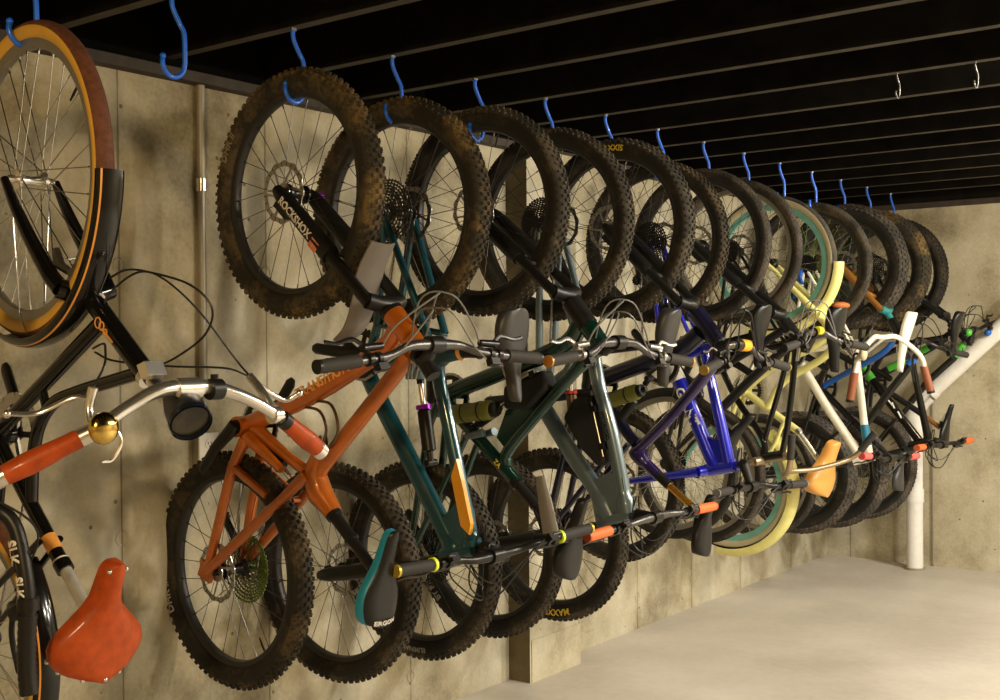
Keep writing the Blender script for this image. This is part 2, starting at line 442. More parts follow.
M().box((.018, 0, 0), (.036, .066, .11)).build('outlet_box', galv, ro, smooth=False)
M().box((.039, 0, 0), (.006, .074, .120)).build('cover_plate', platew, ro, smooth=False)
for dz in (-.026, .026):
    q = M().lathe([(0.001, 0), (.016, 0), (.0155, .003), (.001, .003)], (.042, 0, dz), 20, 'X').build('receptacle', platew, ro)
    sl = M()
    for dy in (-.006, .006): sl.box((.0455, dy, dz+.002), (.0008, .0022, .008))
    sl.box((.0455, 0, dz-.008), (.0008, .004, .004)); sl.build('socket_slot', blk, q, smooth=False)

# ================================================================== bicycle kit
_cache = {}
def knob_rows(m, R, wd, rows, mi):
    """rows: (section angle, count, tangential, lateral, height, phase)"""
    rm = wd/2; rc = R-rm
    for phi, n, lt, ll, h, ph in rows:
        for i in range(n):
            a = 2*PI*(i+ph)/n
            er = Vector((math.sin(a), 0, math.cos(a))); et = Vector((math.cos(a), 0, -math.sin(a))); ey = Vector((0, 1, 0))
            nn = er*math.cos(phi)+ey*math.sin(phi); ss = ey*math.cos(phi)-er*math.sin(phi)
            b = er*rc+nn*(rm-.001)
            vs = []
            for hh, sc in ((0, 1.0), (h, .78)):
                for p, q in ((-1, -1), (1, -1), (1, 1), (-1, 1)):
                    vs.append(b+nn*hh+et*p*lt/2*sc+ss*q*ll/2*sc)
            m.add(vs, [[4, 5, 6, 7], [0, 1, 5, 4], [1, 2, 6, 5], [2, 3, 7, 6], [3, 0, 4, 7]], mi)
def tyre_mesh(R, wd, style, m0, m1):
    key = ('tyre', R, wd, style, m0.name, m1.name)
    if key in _cache: return _cache[key]
    m = M(); h = {'mtb': .0075, 'xc': .0028, 'fat': .0055, 'slick': 0}[style]; Rs = R-h
    rm = wd/2; rc = Rs-rm; prof = []; mi = []
    n = 22; A0 = math.radians(150)
    for i in range(n+1):
        a = -A0+2*A0*i/n
        prof.append((rc+rm*math.cos(a)*(1.0), rm*math.sin(a)*(1. if abs(a) < PI/2 else .96))); mi.append(1 if abs(-A0+2*A0*(i+.5)/n) < math.radians(62) else 0)
    m.lathe(prof, n=96, mi=mi)
    if style == 'mtb':
        knob_rows(m, Rs, wd, [(-.15, 80, .0125, .009, h, 0), (.15, 80, .0125, .009, h, .5), (-.50, 80, .010, .007, h*.75, .5), (.50, 80, .010, .007, h*.75, 0),
                              (-.90, 80, .0115, .010, h*.9, .1), (.90, 80, .0115, .010, h*.9, .6)], 1)
    elif style == 'xc':
        knob_rows(m, Rs, wd, [(p, 110, .010, .006, h, (i % 2)*.5) for i, p in enumerate((-1.05, -.7, -.35, 0, .35, .7, 1.05))], 1)
    elif style == 'fat':
        knob_rows(m, Rs, wd, [(p, 64, .017, .012, h, (i % 2)*.5) for i, p in enumerate((-1.1, -.75, -.4, -.1, .25, .6, .95, 1.2))], 1)
    _cache[key] = m.mesh('tyre', [m0, m1]); return _cache[key]
def rim_mesh(ro, ri, wd, mm):
    key = ('rim', ro, ri, wd, mm.name)
    if key not in _cache:
        h = wd/2
        _cache[key] = M().lathe([(ro, -h), (ro-.004, -h), (ri+.003, -h*.75), (ri, -h*.4), (ri, h*.4), (ri+.003, h*.75), (ro-.004, h), (ro, h), (ro-.007, h*.8), (ro-.007, -h*.8)], n=96).mesh('rim', mm)
    return _cache[key]
def spoke_meshes(ri, rf, yf, lace, mm, rad):
    key = ('spoke', ri, rf, yf, lace, mm.name, rad)
    if key not in _cache:
        out = []
        for side in (-1, 1):
            for d in (-1, 1):
                a = d*lace
                p0 = Vector((rf*math.sin(a), side*yf, rf*math.cos(a))); p1 = Vector((0, side*.003, ri+.002))
                q = M().tube([p0, p1], rad, 6); t = (p1-p0).normalized()
                q.tube([p1-t*.014, p1], rad*1.9, 6, mi=0)
                out.append(q.mesh('spoke', mm))
        _cache[key] = out
    return _cache[key]
def gear_pts(r, teeth, h, sub=4):
    out = []
    for i in range(teeth):
        out += [r, r+h, r+h, r]
    return out
def rotor_mesh():
    if 'rotor' not in _cache:
        m = M(); m.ring([.086+.0025*math.cos(12*2*PI*i/96) for i in range(96)], .0715, -.001, .001)
        for i in range(6):
            a = 2*PI*i/6; p0 = Vector((.022*math.sin(a), 0, .022*math.cos(a))); p1 = Vector((.073*math.sin(a+.45), 0, .073*math.cos(a+.45)))
            m.box((p0+p1)/2, ((p1-p0).length, .002, .0065), X=p1-p0, Z=(p1-p0).cross(Vector((0, 1, 0))))
        for i in range(24):
            a = 2*PI*(i+.5)/24
            m.box((.0785*math.sin(a), 0, .0785*math.cos(a)), (.0026, .0026, .010), X=(math.cos(a), 0, -math.sin(a)), Z=(math.sin(a+.5), 0, math.cos(a+.5)), mi=1)
        m.ring([.027]*24, .012, -.0015, .0015)
        _cache['rotor'] = m.mesh('brake_rotor', [steel, blkmet])
    return _cache['rotor']
def cassette_mesh(big=.098, mm=steel, small=.022, cogs=10):
    key = ('cas', big, mm.name, cogs)
    if key not in _cache:
        m = M()
        for i in range(cogs):
            r = big+(small-big)*i/(cogs-1); y = i*.0038
            t = max(11, int(2*PI*r/.0127))
            m.ring(gear_pts(r-.002, t, .004), max(.012, r-.0065), y-.0009, y+.0009)
        for j in range(5):
            a = 2*PI*j/5; p0 = Vector((.012*math.sin(a), 0, .012*math.cos(a))); p1 = Vector(((big-.011)*math.sin(a+.3), 0, (big-.011)*math.cos(a+.3)))
            m.box((p0+p1)/2, ((p1-p0).length, .002, .008), X=p1-p0, Z=(p1-p0).cross(Vector((0, 1, 0))))
        m.tube([(0, -.004, 0), (0, cogs*.0038+.004, 0)], .016, 20)
        _cache[key] = m.mesh('cassette', mm)
    return _cache[key]

class Bike:
    def __init__(b, kind, k, upw, label, fwc, rwc, R=.345, cat='bicycle', yoff=0.):
        b.k = k; b.y = hy(k)+yoff; b.s = 1 if upw == 'front' else -1      # b.s: +Y is the drive side
        low = rwc if upw == 'front' else fwc
        b.org = Vector((low[0], b.y, low[1]-R)); b.R = R
        b.root = empty(kind, b.org, label, cat, 'bicycles hung by one wheel along the wall')
        b.fwc, b.rwc = fwc, rwc
        F = Vector((fwc[0]-rwc[0], 0, fwc[1]-rwc[1])).normalized(); b.F = F
        U = Vector((F.z, 0, -F.x)); b.U = U if U.x > 0 else -U
    def P(b, p, y=0.):
        return Vector((p[0]-b.org.x, y, p[1]-b.org.z))
    def part(b, name, m, mm, parent=None, label=None, smooth=True):
        o = m.build(name, mm, parent or b.root, smooth=smooth)
        if label: o['label'] = label
        return o
    # ---- wheels
    def wheel(b, which, style='mtb', wd=.058, R=None, rim=rim_blk, t0=None, t1=None, spk=spokeblk, rad=.0011, n=28, rotor=True, cassette=True, yaw=0., rimd=.024,
              hub=blkmet, hubw=None, cas=blkmet, casr=.098, text=None, valve=True, hubr=.016):
        R = R or b.R; c = b.fwc if which == 'front' else b.rwc; t0 = t0 or rubber; t1 = t1 or rub_mud
        ro = R-wd*.93; ri = ro-rimd; s = b.s
        r = put(which+'_wheel', rim_mesh(ro+.004, ri, max(.024, wd*.5), rim), b.root, b.P(c), (0, 0, yaw))
        put('tyre', tyre_mesh(R, wd, style, t0, t1), r, rot=(0, random.random()*6, 0))
        hw = hubw or (.055 if which == 'front' else .068)
        fl = hw*.55
        q = M().lathe([(.001, -hw), (.009, -hw), (.009, -fl-.006), (hubr+.010, -fl-.003), (hubr+.010, -fl+.003), (hubr, -fl+.010), (hubr-.003, 0), (hubr, fl-.010), (hubr+.010, fl-.003), (hubr+.010, fl+.003), (.009, fl+.006), (.009, hw), (.001, hw)], n=24)
        q.build('hub', hub, r)
        ms = spoke_meshes(ri, hubr+.008, fl, .95, spk, rad)
        for i in range(n):
            put('spoke', ms[i % 4], r, rot=(0, 2*PI*i/n, 0))
        if valve: M().tube([(0, 0, ri), (0, 0, ri-.028), (0, 0, ri-.045)], [.003, .003, .0018], 8).build('valve', blk, r).rotation_euler = (0, random.random()*6, 0)
        if rotor: put('brake_rotor', rotor_mesh(), r, (0, -s*(hw-.012), 0), (0, random.random(), 0))
        if which == 'rear' and cassette:
            o = put('cassette', cassette_mesh(casr, cas), r, (0, s*(fl+.008), 0))
            if s < 0: o.rotation_euler = (PI, 0, 0)
        for tx, a0, size, mm, tr in (text or []):
            rr = R-wd*tr
            def fn(x, y, z, rr=rr, a0=a0, wd=wd, R=R):
                a = a0+x/rr; q = rr+y
                rc_ = R-.0075-wd/2; dd = q-rc_; yy = -math.sqrt(max(1e-6, (wd/2)**2-dd*dd))-.0012-z
                return Vector((q*math.sin(a), yy, q*math.cos(a)))
            textmesh('sidewall_lettering', tx, size, mm, r, fn, True)
        return r
    # ---- tubes
    def tubeP(b, m, pts, r, y=0., n=14, mi=0, ay=1., an=1.):
        ys = y if isinstance(y, (list, tuple)) else [y]*len(pts)
        m.tube([b.P(p, yy) for p, yy in zip(pts, ys)], r, n, mi=mi, ay=ay, an=an)
    def fork(b, crown, steer_top, mm=blk, lowm=None, rigid=False, sus=True, hw=.058, rl=.021, rs=.0165, label=None, yaw=0., curve=.0, arch=True, legm=None, name='fork'):
        c = Vector((crown[0], 0, crown[1])); h = Vector((b.fwc[0], 0, b.fwc[1])); st = Vector((steer_top[0], 0, steer_top[1]))
        t = (h-c).normalized(); L = (h-c).length
        f = M()
        P3 = lambda v, y: Vector((v.x-b.org.x-math.sin(yaw)*y, math.cos(yaw)*y, v.z-b.org.z))
        f.tube([P3(c, 0), P3(st, 0)], .0165, 14)
        # crown
        f.tube([P3(c, -hw), P3(c+t*-.012, -hw*.5), P3(c-t*.018, 0), P3(c+t*-.012, hw*.5), P3(c, hw)], [.022, .022, .026, .022, .022], 12)
        o = b.part(name, f, mm, label=label)
        for sd in (-1, 1):
            g = M()
            if rigid:
                bow = b.U*-curve
                pts = [c, c+t*L*.35+bow*.3, c+t*L*.7+bow*.25, h]
                g.tube([P3(p, sd*(hw if i else hw*.9)) for i, p in enumerate(smooth(pts, 4))], [rl*(1-.5*i/12) for i in range(13)], 12)
                b.part('fork_leg', g, lowm or mm, o)
            else:
                g.tube([P3(c+t*(-.012), sd*hw), P3(c+t*L*.5, sd*hw)], rs, 14)
                b.part('stanchion', g, legm or blkmet, o)
                g = M(); g.tube([P3(c+t*L*.40, sd*hw), P3(c+t*L*.43, sd*hw), P3(c+t*L*.9, sd*hw), P3(h-t*.01, sd*hw), P3(h+t*.012, sd*hw)], [rl*1.02, rl*1.12, rl, rl*.85, rl*.6], 14)
                b.part('lower_leg', g, lowm or mm, o)
        if not rigid and arch:
            g = M(); a = c+t*L*.44; off = b.U*.022
            g.tube(smooth([P3(a, -hw), P3(a-t*.03+off, -hw*.75), P3(a-t*.045+off, 0), P3(a-t*.03+off, hw*.75), P3(a, hw)], 4), .011, 8)
            b.part('fork_brace', g, lowm or mm, o)
        # brake caliper on the non drive side
        g = M(); q = h-t*.085-b.U*.045; g.box(P3(q, -b.s*(hw-.008)), (.06, .032, .034), X=t, Z=(0, 1, 0)); g.box(P3(q+b.U*.012, -b.s*(hw-.004)), (.075, .014, .02), X=t, Z=(0, 1, 0))
        if not rigid: b.part('brake_caliper', g, blkmet, o, smooth=False)
        return o
    def bars(b, stem_from, c, eL, eR, yL=-.38, yR=.38, mm=blkmet, gm=grip_m, plug=blk, ring=None, gl=.13, r=.0110, rc=.0155, levers=True, fdir=None, up=None, gr=.0165,
             lm=blkmet, cables=2, cab=blk, cab_to=None, stemm=blk, ctl=True, gm2=None, label=None, flat=False, name='handlebar', rbend=.10, hose=1.):
        """c centre, eL and eR end points (x,z)"""
        F = b.F; U = b.U; C3 = b.P(c); L3 = b.P(eL, yL); R3 = b.P(eR, yR)
        st = M(); A = b.P(stem_from)
        st.tube([A, A+(C3-A)*.8], [.021, .017], 12, ay=1.15); st.tube([C3+Vector((0, -.024, 0)), C3+Vector((0, .024, 0))], rc+.007, 14)
        st.tube([A+b_ax(b)*.018, A-b_ax(b)*.022], .0205, 16)
        b.part('stem', st, stemm)
        m = M(); pts = []
        for E, sg in ((L3, -1), (R3, 1)):
            d = E-C3
            inner = C3+Vector((0, sg*.045, 0)); 
            b1 = C3+Vector((0, sg*rbend, 0))+Vector((d.x, 0, d.z))*.10
            b2 = C3+Vector((0, d.y*.45, 0))+Vector((d.x, 0, d.z))*.62
            if flat: b1 = C3+Vector((0, sg*rbend, 0)); b2 = C3+d*.6
            pts.append((inner, b1, b2, E))
        seq = [pts[0][3], pts[0][2], pts[0][1], pts[0][0], pts[1][0], pts[1][1], pts[1][2], pts[1][3]]
        sm = smooth(seq, 5); n = len(sm)
        rr = [r+(rc-r)*max(0, 1-(abs(i-(n-1)/2)/((n-1)/2))*1.9) for i in range(n)]
        m.tube(sm, rr, 14)
        o = b.part(name, m, mm, label=label)
        for E, q, sg in ((L3, pts[0][2], -1), (R3, pts[1][2], 1)):
            d = (q-E).normalized(); g = M()
            pp = []; rad = []
            for i in range(15):
                pp.append(E+d*gl*i/14); rad.append(gr*(1.07 if i % 2 and 1 < i < 13 else 1.))
            g.tube(pp, rad, 16)
            go = b.part('grip', g, (gm2 if (gm2 and sg > 0) else gm), o)
            g = M(); g.tube([E-d*.006, E+d*.002], gr*1.04, 16); b.part('end_plug', g, plug, go)
            if ring:
                g = M(); g.tube([E+d*gl, E+d*(gl+.010)], gr*1.2, 16); b.part('lock_ring', g, ring, go)
            if levers:
                fd = (F*.80-U*.6).normalized() if fdir is None else fdir
                K = E+d*(gl+.035)
                g = M(); g.tube([K-d*.007, K+d*.007], r+.006, 14)
                body = K+fd*.030; g.tube([body-d*.010, body+d*.055], [.011, .009], 10); g.tube([K, body], .007, 8)
                lo = b.part('brake_lever', g, lm, o)
                g = M(); g.tube(smooth([body-d*.005+fd*.008, body-d*.035+fd*.026, body-d*.085+fd*.020, body-d*.120+fd*.028], 4), [.0055]*5+[.0045]*8, 8, an=.7, ay=1.3)
                b.part('lever_blade', g, lm, lo)
                if ctl:
                    g = M(); K2 = K+d*.03; g.tube([K2-d*.006, K2+d*.006], r+.005, 12); g.box(K2-fd*.022+U*.004, (.03, .022, .018), X=d, Z=fd); g.tube([K2-fd*.03, K2-fd*.035-d*.03], .005, 8)
                    b.part('shifter', g, blk, o)
                if cables:
                    tgt = b.P(cab_to) if cab_to else A-F*.06-U*.03
                    mid = (C3+K)/2
                    g = M(); s0 = body+d*.055
                    g.tube(smooth([s0, s0+d*.04+F*.05*hose, mid*.4+C3*.6+F*.135*hose+Vector((0, -sg*.02, 0)), C3+F*.10*hose-U*.05+Vector((0, -sg*.03, 0)), tgt+Vector((0, -sg*.015, 0))], 6), .0026, 6)
                    b.part('brake_hose', g, cab, o)
                    if cables > 1:
                        g = M(); s0 = K+d*.05-fd*.015
                        g.tube(smooth([s0, s0+d*.05+F*.03*hose, C3+F*.09*hose+Vector((0, sg*.03, 0)), C3+F*.05*hose-U*.08, tgt], 6), .0024, 6)
                        b.part('shift_cable', g, cab, o)
        return o
    def saddle(b, nose, rear, clamp, mm=sad_blk, side=None, wmax=.068, wn=.019, depth=.030, L=None, name='saddle', label=None, rivets=False, crest=0., rails=True, cut=False, tail=.32):
        a = Vector((nose[0], 0, nose[1])); z = Vector((rear[0], 0, rear[1])); D = (z-a).normalized(); Ln = (z-a).length
        Nn = Vector((D.z, 0, -D.x)); Nn = Nn if Nn.x > 0 else -Nn
        O = Vector((b.org.x, 0, b.org.z)); K = 15; m = M(); rings = []
        for i in range(19):
            t = (1-math.cos(PI*i/18))/2
            base = wn*(1+.25*min(1, t/.35)); q = min(1, max(0, (t-.30)/.44)); hw = base+(wmax-base)*(3*q*q-2*q**3)
            if t > .74: hw = wmax*(1-tail*((t-.74)/.26)**2.2)
            if tail >= .5 and t > .74: hw = wmax*math.sqrt(max(.04, 1-((t-.74)/.27)**2))
            if t < .07: hw *= max(.12, math.sqrt(max(0, 1-(1-t/.07)**2)))
            if t > .95: hw *= max(.35, math.sqrt(max(0, 1-.8*((t-.95)/.05)**2)))
            dp = depth*(.75+.5*t)*(.55 if t == 0 else 1); hgt = .008*math.sin(t*PI)*-1+.010*(t**2)
            cpt = a+D*Ln*t+Nn*hgt; ring = []
            for j in range(K):
                an_ = math.radians(-112+224*j/(K-1))
                sy = math.copysign(abs(math.sin(an_))**.8, math.sin(an_)); cz = math.cos(an_)
                dip = -.004*math.exp(-(math.sin(an_)/.25)**2) if cut and t > .25 else 0
                ring.append(cpt-O+Vector((0, hw*sy, 0))+Nn*(dp*(cz-1)*.75+dip))
            rings.append(ring)
        vs = [v for r_ in rings for v in r_]; fs = []; ml = []
        for i in range(18):
            for j in range(K):
                l = (j+1) % K
                fs.append([i*K+j, i*K+l, (i+1)*K+l, (i+1)*K+j])
                ml.append(1 if side and (j < 3 or j >= K-4) else 0)
        fs.append(list(range(K))); fs.append([18*K+j for j in range(K)][::-1]); ml += [0, 0]
        m.add(vs, fs, ml)
        o = b.part(name, m, [mm, side or mm], label=label)
        if rails:
            g = M()
            for sd in (-1, 1):
                p0 = a+D*Ln*.12-Nn*.018; p1 = a+D*Ln*.35-Nn*.045; p2 = a+D*Ln*.65-Nn*.045; p3 = a+D*Ln*.9-Nn*.02
                g.tube(smooth([p0-O+Vector((0, sd*.008, 0)), p1-O+Vector((0, sd*.022, 0)), p2-O+Vector((0, sd*.022, 0)), p3-O+Vector((0, sd*.04, 0))], 5), .0035, 8)
            b.part('saddle_rails', g, steel, o)
            g = M(); c = a+D*Ln*.5-Nn*.047-O
            g.box(c, (.040, .056, .020), X=D, Z=Nn); b.part('rail_clamp', g, blkmet, o, smooth=False)
        if rivets:
            for t, fr in [(.07, .5), (.07, -.5), (.975, 0), (.965, .45), (.965, -.45), (.93, .8), (.93, -.8), (.85, .97), (.85, -.97)]:
                i = min(18, int(round(math.acos(1-2*t)/PI*18))); r_ = rings[i]
                an_ = int(round((fr+1)/2*(K-1))); p = r_[max(1, min(K-2, an_))]
                g = M(); g.ball(p, .0055, 10); b.part('rivet', g, chrome, o)
        return o
    def post(b, a, c, mm=blkmet, r=.0145, collar=None, r2=None, name='seat_post'):
        m = M(); A, C = b.P(a), b.P(c)
        if r2: m.tube([A, A+(C-A)*.45], r2, 16); m.tube([A+(C-A)*.42, A+(C-A)*.46], r2*1.2, 16)
        m.tube([A, C], r, 14); o = b.part(name, m, [mm])
        if collar:
            g = M(); d = (C-A).normalized(); g.tube([A-d*.012, A+d*.012], max(r, r2 or 0)+.006, 16); b.part('seat_clamp', g, collar, o)
        return o
    def crank(b, bb, ang, rad=.092, teeth=32, mm=blkmet, ringm=blkmet, arms=True, arm=.170, q=.075, spider=True):
        s = b.s; c = b.P(bb)
        m = M(); m.tube([c+Vector((0, -.045, 0)), c+Vector((0, .045, 0))], .021, 18); o = b.part('bottom_bracket', m, blkmet)
        m = M().ring(gear_pts(rad-.003, teeth, .006), rad*.74, -.002, .002)
        for i in range(5):
            a = 2*PI*i/5+.3; p1 = Vector((rad*.8*math.sin(a), 0, rad*.8*math.cos(a))); m.box(p1/2, (p1.length, .006, .014), X=p1, Z=p1.cross(Vector((0, 1, 0))))
        r = m.build('chainring', ringm, b.root); r.location = c+Vector((0, s*.050, 0))
        if arms:
            for sd, da in ((s, 0), (-s, PI)):
                d = Vector((math.sin(ang+da), 0, math.cos(ang+da))); g = M()
                y0_, y1_ = sd*.055, sd*q
                g.tube([c+Vector((0, y0_, 0))-d*.012, c+Vector((0, y0_, 0))+d*.02, c+d*arm*.5+Vector((0, y1_, 0)), c+d*arm+Vector((0, y1_, 0)), c+d*(arm+.014)+Vector((0, y1_, 0))], [.018, .022, .018, .018, .011], 12, ay=.58)
                b.part('crank_arm', g, mm)
        return r
    def chain(b, bb, rb, rc, off=.050, mm=steel):
        """chain looping round chainring and a cog"""
        c = b.P(bb, b.s*off); h = b.P(b.rwc, b.s*off); d = h-c; L = d.length; a = math.atan2(d.x, d.z)
        pts = []
        for i in range(15):
            t = a+PI/2+PI*i/14; pts.append(c+Vector((rb*math.sin(t), 0, rb*math.cos(t))))
        for i in range(15):
            t = a-PI/2+PI*i/14; pts.append(h+Vector((rc*math.sin(t), 0, rc*math.cos(t))))
        # resample to links
        tot = 0; seg = []
        for i in range(len(pts)):
            p, q = pts[i], pts[(i+1) % len(pts)]; seg.append((p, q, (q-p).length)); tot += (q-p).length
        n = int(tot/.0127); m = M(); i = 0; acc = 0
        for j in range(n):
            t = j*tot/n
            while acc+seg[i][2] < t: acc += seg[i][2]; i += 1
            p, q, l = seg[i]; dd = (q-p)/l; pos = p+dd*(t-acc)
            m.box(pos, (.0115, .0062 if j % 2 else .0042, .0075), X=dd, Z=dd.cross(Vector((0, 1, 0))))
        return b.part('chain', m, mm, smooth=False)
    def mech(b, down, mm=blkmet):
        """rear derailleur: hangs from the axle towards 'down' (unit xz)"""
        s = b.s; h = b.P(b.rwc, s*.072); d = Vector((down[0], 0, down[1])).normalized(); f = Vector((d.z, 0, -d.x)); f = f if f.dot(b.F) > 0 else -f
        m = M(); p0 = h+d*.03; p1 = h+d*.075+f*.02; m.tube([h, p0, p1], [.010, .013, .014], 10); m.box(p1, (.05, .03, .034), X=d+f, Z=(0, 1, 0))
        for y in (-.006, .006):
            q0 = p1+Vector((0, y-s*.02, 0)); q1 = q0+d*.09+f*.02; m.box((q0+q1)/2, ((q1-q0).length+.02, .002, .018), X=q1-q0, Z=(q1-q0).cross(Vector((0, 1, 0))))
        o = b.part('rear_derailleur', m, mm, smooth=False)
        for q in (p1+Vector((0, -s*.02, 0)), p1+d*.09+f*.02+Vector((0, -s*.02, 0))):
            g = M().ring(gear_pts(.018, 11, .004), .006, -.004, .004); gg = g.build('jockey_wheel', blk, o); gg.location = q
        return o
    def stays(b, m, a, c, r0=.009, r1=.011, ya=.062, yc=.025, mi=0, bend=None):
        for sd in (-1, 1):
            pts = [b.P(a, sd*ya)]
            if bend: pts.append(b.P(bend, sd*ya*.9))
            pts.append(b.P(c, sd*yc)); pts = smooth(pts, 5) if bend else pts
            n = len(pts); m.tube(pts, [r0+(r1-r0)*i/(n-1) for i in range(n)], 12)
    def shock(b, a, c, coil=False, body=blkmet, shaft=chrome, ringm=None, rb=.020):
        A, C = b.P(a), b.P(c); d = (C-A).normalized(); L = (C-A).length
        m = M().tube([A, A+d*L*.12, A+d*L*.14, A+d*L*.58, A+d*L*.60], [.010, .010, rb, rb, rb*.7], 16).tube([C-d*.03, C], [.012, .012], 12)
        for q in (A, C): m.tube([q+Vector((0, -.022, 0)), q+Vector((0, .022, 0))], .010, 12)
        o = b.part('rear_shock', m, body)
        b.part('shock_shaft', M().tube([A+d*L*.58, C-d*.02], .0085, 12), shaft, o)
        if coil:
            pts = []
            for i in range(81):
                t = i/80; e = Vector((0, 1, 0)); f2 = d.cross(e); a_ = t*7*2*PI
                pts.append(A+d*L*(.12+.70*t)+(e*math.cos(a_)+f2*math.sin(a_))*(rb+.008))
            b.part('coil_spring', M().tube(pts, .0035, 6), coil, o)
        if ringm: b.part('adjuster_ring', M().tube([A+d*L*.60, A+d*L*.65], rb*1.1, 16), ringm, o)
        return o
    def text(b, s, size, mm, parent, p0, p1, y, t=.5, sx=1., flip=False, off=0., name='lettering', out=False):
        """lettering along p0->p1 on the side of a tube facing the camera (-Y), centred at fraction t"""
        A, C = b.P(p0), b.P(p1); d = (C-A).normalized(); c = A+(C-A)*t; nrm = Vector((d.z, 0, -d.x))
        if flip: nrm = -nrm
        rad = abs(y)
        def fn(x, yy, z):
            yc = min(rad*.95, max(-rad*.95, yy)); dep = math.sqrt(max(0, rad*rad-yc*yc))
            return c+d*x-nrm*(yy+off)+Vector((0, -dep-.0022-z, 0))
        return textmesh(name, s, size, mm, parent, fn, True, sx=sx)
def b_ax(b): return b.U*.7+b.F*.0

# ================================================================== the bicycles
def fender(b, parent_c, R, wd, a0, a1, mm, name, stripe=None, y=0., drop=0., yaw=0.):
    """mudguard arc round a wheel centre; angles from +Z towards +X"""
    prof = []; n = 21; rm = wd/2+.006
    for i in range(n):
        t = -PI/2+PI*i/(n-1); prof.append((R-.012-drop+(.020+drop)*math.cos(t)**.8 if i not in (0, n-1) else R-.012-drop, rm*math.sin(t)))
    inner = [(r-.0025, yy*.94) for r, yy in prof[::-1]]
    mi = [0]*(2*n)
    if stripe: mi[4] = 1
    m = M().lathe(prof+inner, (0, 0, 0), 48, 'Y', a0, a1, mi=mi)
    o = b.part(name, m, [mm, stripe or mm]); o.location = b.P(parent_c); o.rotation_euler = (0, 0, yaw)
    return o

# ---- 1. black city bike, hung by the front wheel (k=-2)
b = Bike('city_bike', -2, 'front', 'black city bike with orange-tan leather saddle and grips, yellow sidewalls and brass bell', (.600, 1.812), (.290, .735), R=.350)
b.wheel('front', 'slick', .044, rim=rim_sil, t0=tan_wall, t1=brown_tread, spk=spokesil, rotor=False, hub=chrome, hubw=.054, rimd=.022, rad=.0014, hubr=.012, n=32, yaw=-.11)
b.wheel('rear', 'slick', .044, rim=rim_sil, t0=tan_wall, t1=brown_tread, spk=spokesil, rotor=False, hub=chrome, rimd=.022, casr=.05, n=32)
D = math.radians
fender(b, b.fwc, .364, .050, D(92), D(203), blkgloss, 'front_mudguard', orange_dk, yaw=-.11)
fender(b, b.rwc, .364, .050, D(50), D(215), blkgloss, 'rear_mudguard', orange_dk)
fo = b.fork((.800, 1.566), (1.03, 1.378), mm=blkgloss, rigid=True, hw=.058, rl=.0190, curve=.055, yaw=-.11)
m = M(); b.tubeP(m, [(.834, 1.538), (1.015, 1.385)], .0215)
b.tubeP(m, [(.872, 1.500), (.442, 1.240)], .0175)
b.tubeP(m, smooth([(.985, 1.390), (.762, 1.345), (.675, 1.317), (.619, 1.260), (.597, 1.181), (.590, 1.100)], 5), .0145)
b.tubeP(m, [(.640, 1.345), (.655, 1.305)], .010)
b.tubeP(m, [(.442, 1.240), (.715, .965)], .0165)
b.stays(m, b.rwc, (.442, 1.240)); b.stays(m, b.rwc, (.66, 1.02), .007, .008)
m.tube([b.P((.442, 1.24), -.036), b.P((.442, 1.24), .036)], .024, 18)
fr = b.part('frame', m, blkgloss)
for q0_, q1_, r_ in (((.836, 1.536), (.827, 1.543), .0255), ((1.012, 1.388), (1.024, 1.378), .0245)):
    g = M(); b.tubeP(g, [q0_, q1_], r_, n=20); b.part('headset_cup', g, chrome, fr)
g = M(); b.tubeP(g, [(.655, 1.026), (.683, .998)], .0172, n=16); b.part('painted_band', g, orange_dk, fr, label='orange band on the seat tube')
g = M(); b.tubeP(g, [(.700, .980), (.704, .976)], .0180, n=16); b.part('painted_band', g, txt_white, fr, label='thin white band on the seat tube')
em = M()
for (cx_, cz_), rr_ in (((.880, 1.493), .010), ((.893, 1.486), .008), ((.905, 1.473), .006)):
    em.tube([b.P((cx_+rr_*math.cos(a_*PI/8), cz_+rr_*1.1*math.sin(a_*PI/8)), -.0205-.001) for a_ in range(16)], .0016, 6, closed=True)
em.tube([b.P((.895, 1.480), -.0222), b.P((.930, 1.452), -.0222)], .0022, 6)
b.part('head_emblem', em, orange_dk, fr)
b.post((.712, .968), (.830, .855), mat('brushed_silver', (.58, .56, .52), .35, .45), .0135, collar=blkgloss)
sd = b.saddle((.925, .995), (.850, .742), (.83, .86), leather, wmax=.112, wn=.024, tail=.50, depth=.052, rivets=True, label='wide orange-tan leather saddle with metal rivets')
hb_pts = [b.P((1.048, 1.217), -.33), b.P((1.116, 1.283), -.21), b.P((1.130, 1.335), -.12), b.P((1.140, 1.362), -.055), b.P((1.140, 1.362), .055), b.P((1.160, 1.334), .14), b.P((1.165, 1.285), .23), b.P((1.158, 1.219), .33)]
sp = smooth(hb_pts, 6); nn_ = len(sp)
hb_ = b.part('handlebar', M().tube(sp, [.0125+.0035*max(0, 1-abs(i-(nn_-1)/2)/9) for i in range(nn_)], 16), chrome, label='polished silver handlebar')
g = M(); g.tube([b.P((1.03, 1.378)), b.P((1.075, 1.340)), b.P((1.138, 1.362))], [.015, .016, .014], 14); g.tube([b.P((1.138, 1.362), -.028), b.P((1.138, 1.362), .028)], .0215, 18); b.part('stem', g, chrome)
